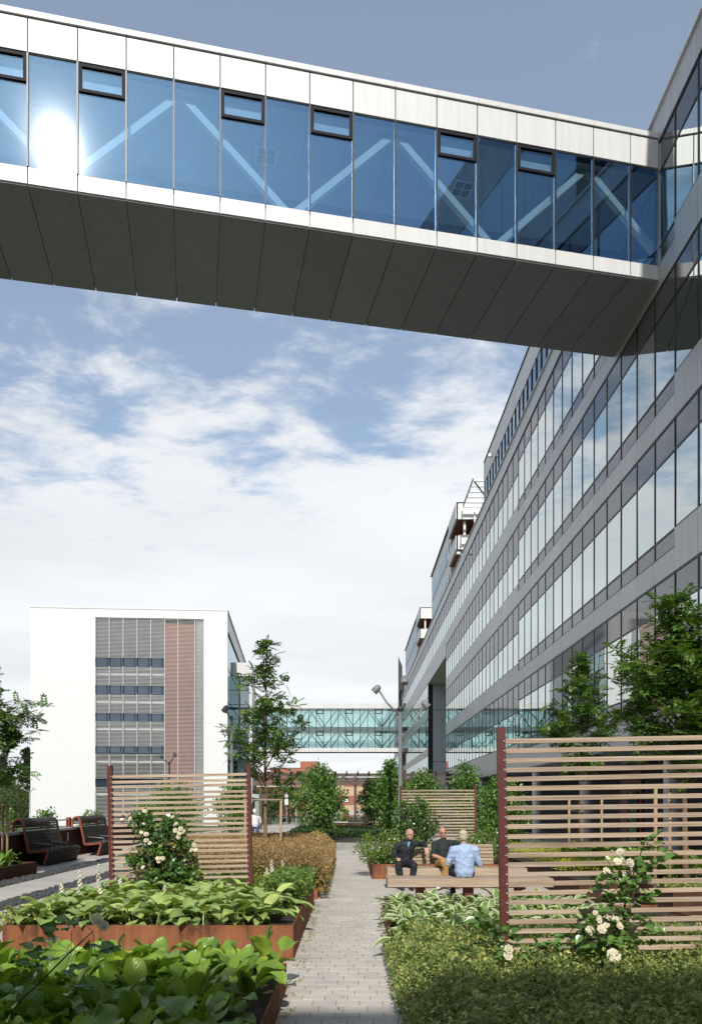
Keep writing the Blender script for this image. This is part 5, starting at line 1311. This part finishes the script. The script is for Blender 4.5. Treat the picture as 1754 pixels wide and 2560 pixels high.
# ------------------------------------------------------------------ people
def fuse(name, mb, mat, parent, voxel=.012, it=4, bumpy=None):
    """fuse overlapping closed volumes into one continuous smooth surface"""
    me = mb.mesh(name); o = bpy.data.objects.new(name, me); COL.objects.link(o)
    r = o.modifiers.new('Remesh', 'REMESH'); r.mode = 'VOXEL'; r.voxel_size = voxel
    sm = o.modifiers.new('Smooth', 'SMOOTH'); sm.factor = .5; sm.iterations = it
    if bumpy:
        tx = bpy.data.textures.new('folds', 'CLOUDS'); tx.noise_scale = .075; tx.noise_depth = 1
        dm = o.modifiers.new('Folds', 'DISPLACE'); dm.texture = tx; dm.strength = bumpy; dm.mid_level = .45
    dg = bpy.context.evaluated_depsgraph_get(); m2 = bpy.data.meshes.new_from_object(o.evaluated_get(dg))
    bpy.data.objects.remove(o); bpy.data.meshes.remove(me); m2.name = name; m2.materials.clear(); m2.materials.append(mat)
    m2.polygons.foreach_set('use_smooth', [True] * len(m2.polygons)); return link(name, m2, None, parent)
def limb(mb, pts, rad):
    for (p, r), (q, r2) in zip(zip(pts, rad), list(zip(pts, rad))[1:]): mb.tube([p, q], [r, r2], 12)
    for p, r in zip(pts, rad): mb.sphere(p, r, 12, 8)
def loft(mb, rings, lat):
    n = 20; vs = []; fs = []; m = len(rings)
    for i, (c, rx, ry) in enumerate(rings):
        ax = (rings[min(i + 1, m - 1)][0] - rings[max(i - 1, 0)][0]).normalized(); x = (lat - ax * lat.dot(ax)).normalized(); y = ax.cross(x)
        for k in range(n): a = 2 * math.pi * k / n; vs.append(c + x * rx * math.cos(a) + y * ry * math.sin(a))
    for i in range(m - 1):
        for k in range(n): fs.append((i * n + k, i * n + (k + 1) % n, (i + 1) * n + (k + 1) % n, (i + 1) * n + k))
    fs.append(tuple(range(n))[::-1]); fs.append(tuple((m - 1) * n + k for k in range(n))); mb.add(vs, fs)

SKIN = plain('skin', (.50, .29, .20), .5, .06, 20); SKIN2 = plain('skin_tanned', (.52, .27, .18), .5, .06, 20)
BROW = plain('eyebrow', (.10, .06, .035), .8)
STUBBLE = plain('stubble_hair', (.36, .215, .15), .7, .25, 90)
LIPS = plain('lips', (.38, .14, .11), .5)
def person(label, loc, rz, J, top, trousers, shoe, sleeve, hair=None, skin=SKIN, hood=False, shirt=None, fat=1.0):
    """J: joints in local space, y forward, z up (metres)"""
    t = thing('person', label, 'person', loc, rz); V = Vector
    j = {k: V(v) for k, v in J.items()}; f = fat; pel, che, neck, head = j['pelvis'], j['chest'], j['neck'], j['head']
    up = (head - neck).normalized(); fw = V(J['look']); fw = (fw - up * fw.dot(up)).normalized(); side = fw.cross(up).normalized()
    for q in ('shL', 'shR'): j[q] = j[q] + V((0, 0, -.035)) * (1 if loc[2] > .4 else .4)
    lat = (j['shR'] - j['shL']).normalized()
    def torso(mb, g, k=1.0):
        dn = (pel - che).normalized(); ubase = che.lerp(neck, .45)
        loft(mb, [(pel + dn * .09, (.12 * f) * k + g, (.09 * f) * k + g), (pel, (.155 * f) * k + g, (.118 * f) * k + g), (pel.lerp(che, .4), (.15 * f) * k + g, (.115 * f) * k + g), (pel.lerp(che, .8), (.165 * f) * k + g, (.118 * f) * k + g),
                  (che.lerp(neck, .22), (.165 * f) * k + g, (.105 * f) * k + g), (che.lerp(neck, .55), .125 * k + g, .085 * k + g), (che.lerp(neck, .85), .062 + g * .5, .06 + g * .5)], lat)
    b = MB(); torso(b, 0, .8); limb(b, [che.lerp(neck, .5), neck, head - up * .05], [.055, .052, .05])
    # head: skull, face, jaw, nose, brow, ears
    def ell(c, rs, rf, ru):
        n0 = len(b.v); b.sphere((0, 0, 0), 1, 16, 10)
        for i in range(n0, len(b.v)): q = b.v[i]; b.v[i] = tuple(c + side * q[0] * rs + fw * q[1] * rf + up * q[2] * ru)
    ell(head + up * .035 - fw * .012, .075, .095, .082); ell(head - up * .035 + fw * .022, .058, .068, .075); ell(head - up * .082 + fw * .045, .034, .034, .026)
    ell(head - up * .015 + fw * .094, .012, .018, .026); ell(head + up * .022 + fw * .074, .05, .018, .012)
    for s in (-1, 1): ell(head + side * .078 * s - up * .012 - fw * .01, .010, .022, .032)
    for s in ('L', 'R'):
        sh, el, wr, ha = (j[q + s] for q in ('sh', 'el', 'wr', 'ha'))
        limb(b, [che.lerp(neck, .45), sh, el, el.lerp(wr, .35), wr], [.05, .045 * f, .040, .042, .027])
        hd = ha - wr; hn = hd.normalized(); sd = hn.cross(V((0, 0, 1))); sd = sd.normalized() if sd.length > .2 else hn.cross(V((0, 1, 0))).normalized(); pn = hn.cross(sd)
        pa = wr + hn * .055
        for q in range(4):
            base = wr + hn * .02 + sd * ((q - 1.5) * .014); kn = wr + hn * .09 + sd * ((q - 1.5) * .021); L = (.065, .078, .074, .055)[q]
            k1 = kn + hn * L * .5 - V((0, 0, .012)); k2 = kn + hn * L * .85 - V((0, 0, .035)); limb(b, [base, kn, k1, k2], [.014, .0105, .0095, .008])
        th = wr + hn * .03 - sd * .03; limb(b, [wr + hn * .02, th, th + hn * .035 - sd * .018, th + hn * .065 - sd * .016], [.015, .013, .011, .009])
        limb(b, [pel, j['hip' + s], j['kn' + s], j['an' + s], j['an' + s] + V((0, 0, -.03))], [.08, .07, .045, .032, .03])
    body = fuse('body', b, skin, t, .0075, 3)
    e = MB()
    for s in (-1, 1): e.sphere(head + fw * .086 + side * (.032 * s) + up * .004, (.010, .008, .0045), 8, 5)
    e.build('eyes', M['darkmetal'], body, True); MB().sphere(head + fw * .086 - up * .055, (.022, .008, .005), 8, 4).build('mouth', LIPS, body, True)
    br = MB()
    for s in (-1, 1): br.bar(head + fw * .092 + side * (.018 * s) + up * .024, head + fw * .078 + side * (.05 * s) + up * .026, .006, .007)
    br.build('eyebrows', BROW, body)
    if hair is None:      # cropped sides and stubble of a balding head
        st = MB()
        for c, rs, rf, ru in ((head - fw * .03 - up * .005, .0785, .075, .045), (head - up * .075 + fw * .036, .050, .058, .036)):
            n0 = len(st.v); st.sphere((0, 0, 0), 1, 16, 10)
            for i in range(n0, len(st.v)): q = st.v[i]; st.v[i] = tuple(c + side * q[0] * rs + fw * q[1] * rf + up * q[2] * ru)
        st.build('stubble', STUBBLE, body, True)
    g = .012
    m = MB(); torso(m, g)
    for s in ('L', 'R'):
        sh, el, wr = (j[q + s] for q in ('sh', 'el', 'wr'))
        if sleeve == 'short': limb(m, [che.lerp(neck, .4), sh, sh.lerp(el, .78)], [.075 * f, .066 * f, .058 * f])
        else: limb(m, [che.lerp(neck, .4), sh, sh.lerp(el, .55), el, el.lerp(wr, .55 if sleeve == 'rolled' else .98)], [.075 * f, .068 * f, .058 * f, .053 * f, .046 if sleeve == 'rolled' else .038])
    tp = fuse('jacket' if hood else 'shirt', m, top, t, .011, 3, .035)
    if hood: MB().lathe([(.062, -.03), (.095, -.005), (.105, .025), (.09, .05), (.07, .05)], che.lerp(neck, .78) - fw * .01, 16, (up - fw * .45)).build('hood', top, tp, True)
    col = shirt or top
    MB().lathe([(.058, -.015), (.068, .005), (.064, .032), (.058, .034)], neck.lerp(che, .22), 14, (up - fw * .15)).build('collar', col, tp, True)
    if shirt is not None:
        c = che.lerp(neck, .5) + V((-.01, .108, -.02)); MB().add([c + V((-.045, -.025, .06)), c + V((.045, -.025, .06)), c + V((0, .012, -.07)), c + V((0, -.06, 0))], [(0, 1, 2), (0, 2, 3), (1, 3, 2), (0, 3, 1)]).build('shirt_front', shirt, tp)
    m = MB()
    for s in ('L', 'R'): limb(m, [pel, j['hip' + s], j['hip' + s].lerp(j['kn' + s], .6), j['kn' + s], j['kn' + s].lerp(j['an' + s], .5), j['kn' + s].lerp(j['an' + s], .95)], [.115 * f, .098 * f, .083 * f, .07 * f, .058, .05])
    fuse('trousers', m, trousers, t, .012, 4, .03)
    for s in ('L', 'R'):
        a, q = j['an' + s], j['to' + s]; d = q - a; d.z = 0; d = d.normalized() if d.length > 1e-3 else fw
        m = MB(); limb(m, [a + V((0, 0, -.02)) - d * .03, a + d * .06 + V((0, 0, -.035)), a + d * .16 + V((0, 0, -.045))], [.042, .042, .034]); fuse('shoe', m, shoe, t, .012, 2)
    if hair:
        h = MB(); b = h
        def ell2(c, rs, rf, ru):
            n0 = len(h.v); h.sphere((0, 0, 0), 1, 16, 10)
            for i in range(n0, len(h.v)): q = h.v[i]; h.v[i] = tuple(c + side * q[0] * rs + fw * q[1] * rf + up * q[2] * ru)
        ell2(head + up * .052 - fw * .022, .083, .096, .078); ell2(head - fw * .048 - up * .005, .076, .058, .082); fuse('hair', h, hair, t, .01, 2)
    return t
HAIR_GREY = plain('blond_grey_hair', (.50, .42, .30), .7, .3, 60, bump=.4, bscale=120)
NAVY = plain('navy_jacket', (.012, .014, .022), .7, .25, 18, bump=.25, bscale=14); NAVY_T = plain('dark_trousers', (.014, .016, .024), .75, .2, 15, bump=.2, bscale=14)
POLO = plain('dark_green_polo', (.016, .026, .026), .8, .2, 18, bump=.25, bscale=14); KHAKI = plain('mustard_chinos', (.42, .24, .075), .8, .12, 10, bump=.25, bscale=14)
BLUE = plain('light_blue_shirt', (.36, .47, .68), .75, .10, 12, bump=.35, bscale=11); TEAL = plain('teal_collar', (.08, .42, .46), .7); WHITE_S = plain('white_shoe', (.75, .74, .72), .6); DARK_S = plain('dark_shoe', (.02, .02, .022), .6); JEANS = plain('blue_jeans', (.07, .10, .18), .8, .2, 14)
PALE = plain('pale_shirt', (.66, .64, .62), .8, .05, 9, bump=.2, bscale=12); STUB = None
# men on the rear bench face the camera (-y): local +y is forward, so turn by 180 degrees; local +x is then the picture's left
person('bald man in a dark zip jacket over a teal collar seated at the bench end', (1.16, 16.46, .45), R(180), dict(
    pelvis=(.02, 0, .10), chest=(-.03, .03, .44), neck=(-.07, .05, .60), head=(-.095, .075, .705), look=(-.62, .78, 0),
    shL=(.16, .04, .50), elL=(.25, .06, .27), wrL=(.19, .28, .21), haL=(.16, .40, .20), shR=(-.21, .0, .53), elR=(-.41, -.10, .49), wrR=(-.44, .10, .45), haR=(-.45, .15, .33),
    hipL=(.11, .06, .08), hipR=(-.08, .06, .08), knL=(.17, .46, .08), knR=(-.16, .44, .07), anL=(.08, .44, -.36), anR=(-.10, .42, -.36), toL=(.09, .60, -.42), toR=(-.12, .58, -.42)),
    NAVY, NAVY_T, DARK_S, 'long', hood=True, shirt=TEAL)
person('bald man in a dark green polo and mustard trousers with crossed legs', (1.98, 16.46, .45), R(180), dict(
    pelvis=(.0, 0, .10), chest=(.0, -.02, .46), neck=(.0, .0, .62), head=(.015, .02, .74), look=(-.1, 1, 0),
    shL=(.19, -.02, .53), elL=(.215, .05, .25), wrL=(.0, .22, .18), haL=(-.12, .27, .13), shR=(-.20, -.04, .55), elR=(-.44, -.14, .48), wrR=(-.66, -.06, .45), haR=(-.76, .02, .38),
    hipL=(.09, .06, .08), hipR=(-.09, .06, .08), knL=(.06, .50, .15), knR=(-.04, .47, .10), anL=(-.10, .46, -.28), anR=(.12, .44, -.34), toL=(-.12, .62, -.36), toR=(.2, .62, -.42)),
    POLO, KHAKI, WHITE_S, 'short', skin=SKIN2)
person('fair haired man in a light blue shirt sitting with his back turned', (2.09, 14.16, .45), 0.0, dict(
    pelvis=(.0, 0, .10), chest=(.0, .0, .46), neck=(-.01, .02, .63), head=(-.015, .03, .75), look=(.1, 1, 0),
    shL=(-.20, .0, .54), elL=(-.29, .06, .25), wrL=(-.22, .30, .22), haL=(-.15, .40, .2), shR=(.20, .0, .54), elR=(.28, .06, .25), wrR=(.22, .30, .22), haR=(.15, .40, .2),
    hipL=(-.10, .06, .08), hipR=(.10, .06, .08), knL=(-.16, .48, .08), knR=(.16, .48, .08), anL=(-.15, .46, -.36), anR=(.15, .46, -.36), toL=(-.17, .62, -.42), toR=(.17, .62, -.42)),
    BLUE, NAVY_T, DARK_S, 'rolled', HAIR_GREY, fat=1.1)
person('stooped white haired walker in a pale shirt beyond the hosta trellis', (-4.25, 34.0, .0), R(12), dict(
    pelvis=(.0, 0, .86), chest=(.0, .10, 1.20), neck=(.0, .17, 1.36), head=(.0, .22, 1.46), look=(0, 1, -.2),
    shL=(-.19, .1, 1.27), elL=(-.24, .14, 1.0), wrL=(-.2, .34, .88), haL=(-.19, .42, .85), shR=(.19, .1, 1.27), elR=(.26, .14, 1.0), wrR=(.24, .32, .86), haR=(.23, .40, .83),
    hipL=(-.10, .0, .83), hipR=(.10, .0, .83), knL=(-.11, .16, .46), knR=(.11, -.02, .46), anL=(-.11, .10, .09), anR=(.11, -.26, .12), toL=(-.11, .26, .03), toR=(.11, -.12, .04)),
    PALE, JEANS, DARK_S, 'long', plain('white_hair', (.7, .69, .66), .7))
person('far off person in dark clothes standing on the far path', (-8.6, 118.0, slope(118) + .05), R(0), dict(
    pelvis=(.0, 0, .95), chest=(.0, .0, 1.32), neck=(.0, .0, 1.48), head=(.0, .02, 1.6), look=(0, 1, 0),
    shL=(-.19, 0, 1.4), elL=(-.25, .0, 1.12), wrL=(-.24, .1, .9), haL=(-.23, .13, .8), shR=(.19, 0, 1.4), elR=(.25, .0, 1.12), wrR=(.24, .1, .9), haR=(.23, .13, .8),
    hipL=(-.10, .0, .9), hipR=(.10, .0, .9), knL=(-.11, .06, .5), knR=(.11, -.02, .5), anL=(-.11, .0, .09), anR=(.11, -.1, .09), toL=(-.11, .16, .03), toR=(.11, .06, .03)),
    NAVY, JEANS, DARK_S, 'long', HAIR_GREY)
tag(MB().tube([(0, 0, 0), (0, .02, .86)], .012, 6).build('walking_stick', M['wood_beam'], None, loc=(-4.02, 34.35, .0)), 'dark walking stick held by the walker in the pale shirt', 'stick')
cover('joint_weeds', 'small weeds and moss in the joints at the foot of the planters', -.64, -.50, 6.4, 13.6, .0, lambda x, y: .03 + .03 * vnoise(x, y, 9, 6), 500, .018, 'geranium', LOBED, .03, .4, mask=lambda x, y: vnoise(x, y, 7, 2) > .15)
cover('joint_weeds', 'small weeds along the edge of the geranium planter', .40, .50, 5.4, 12.0, .0, lambda x, y: .03 + .03 * vnoise(x, y, 9, 6), 500, .018, 'geranium', LOBED, .03, .4, mask=lambda x, y: vnoise(x, y, 7, 4) > .1)
cover('geranium_sprigs', 'loose taller sprigs standing out of the geranium mass', .5, 4.2, 4.2, 9.0, .14, lambda x, y: gh(x, y) + .07 + .05 * vnoise(x, y, 17, 4), 9000, .026, 'geranium', LOBED, .12, .5, .5, mask=lambda x, y: vnoise(x, y, 11, 7) > .12)
cover('fallen_leaves', 'few dry fallen leaves lying on the path', -.62, .45, 6.3, 16, .016, lambda x, y: 0 * x, 55, .03, 'brown', LEAF, .0, 6.0)
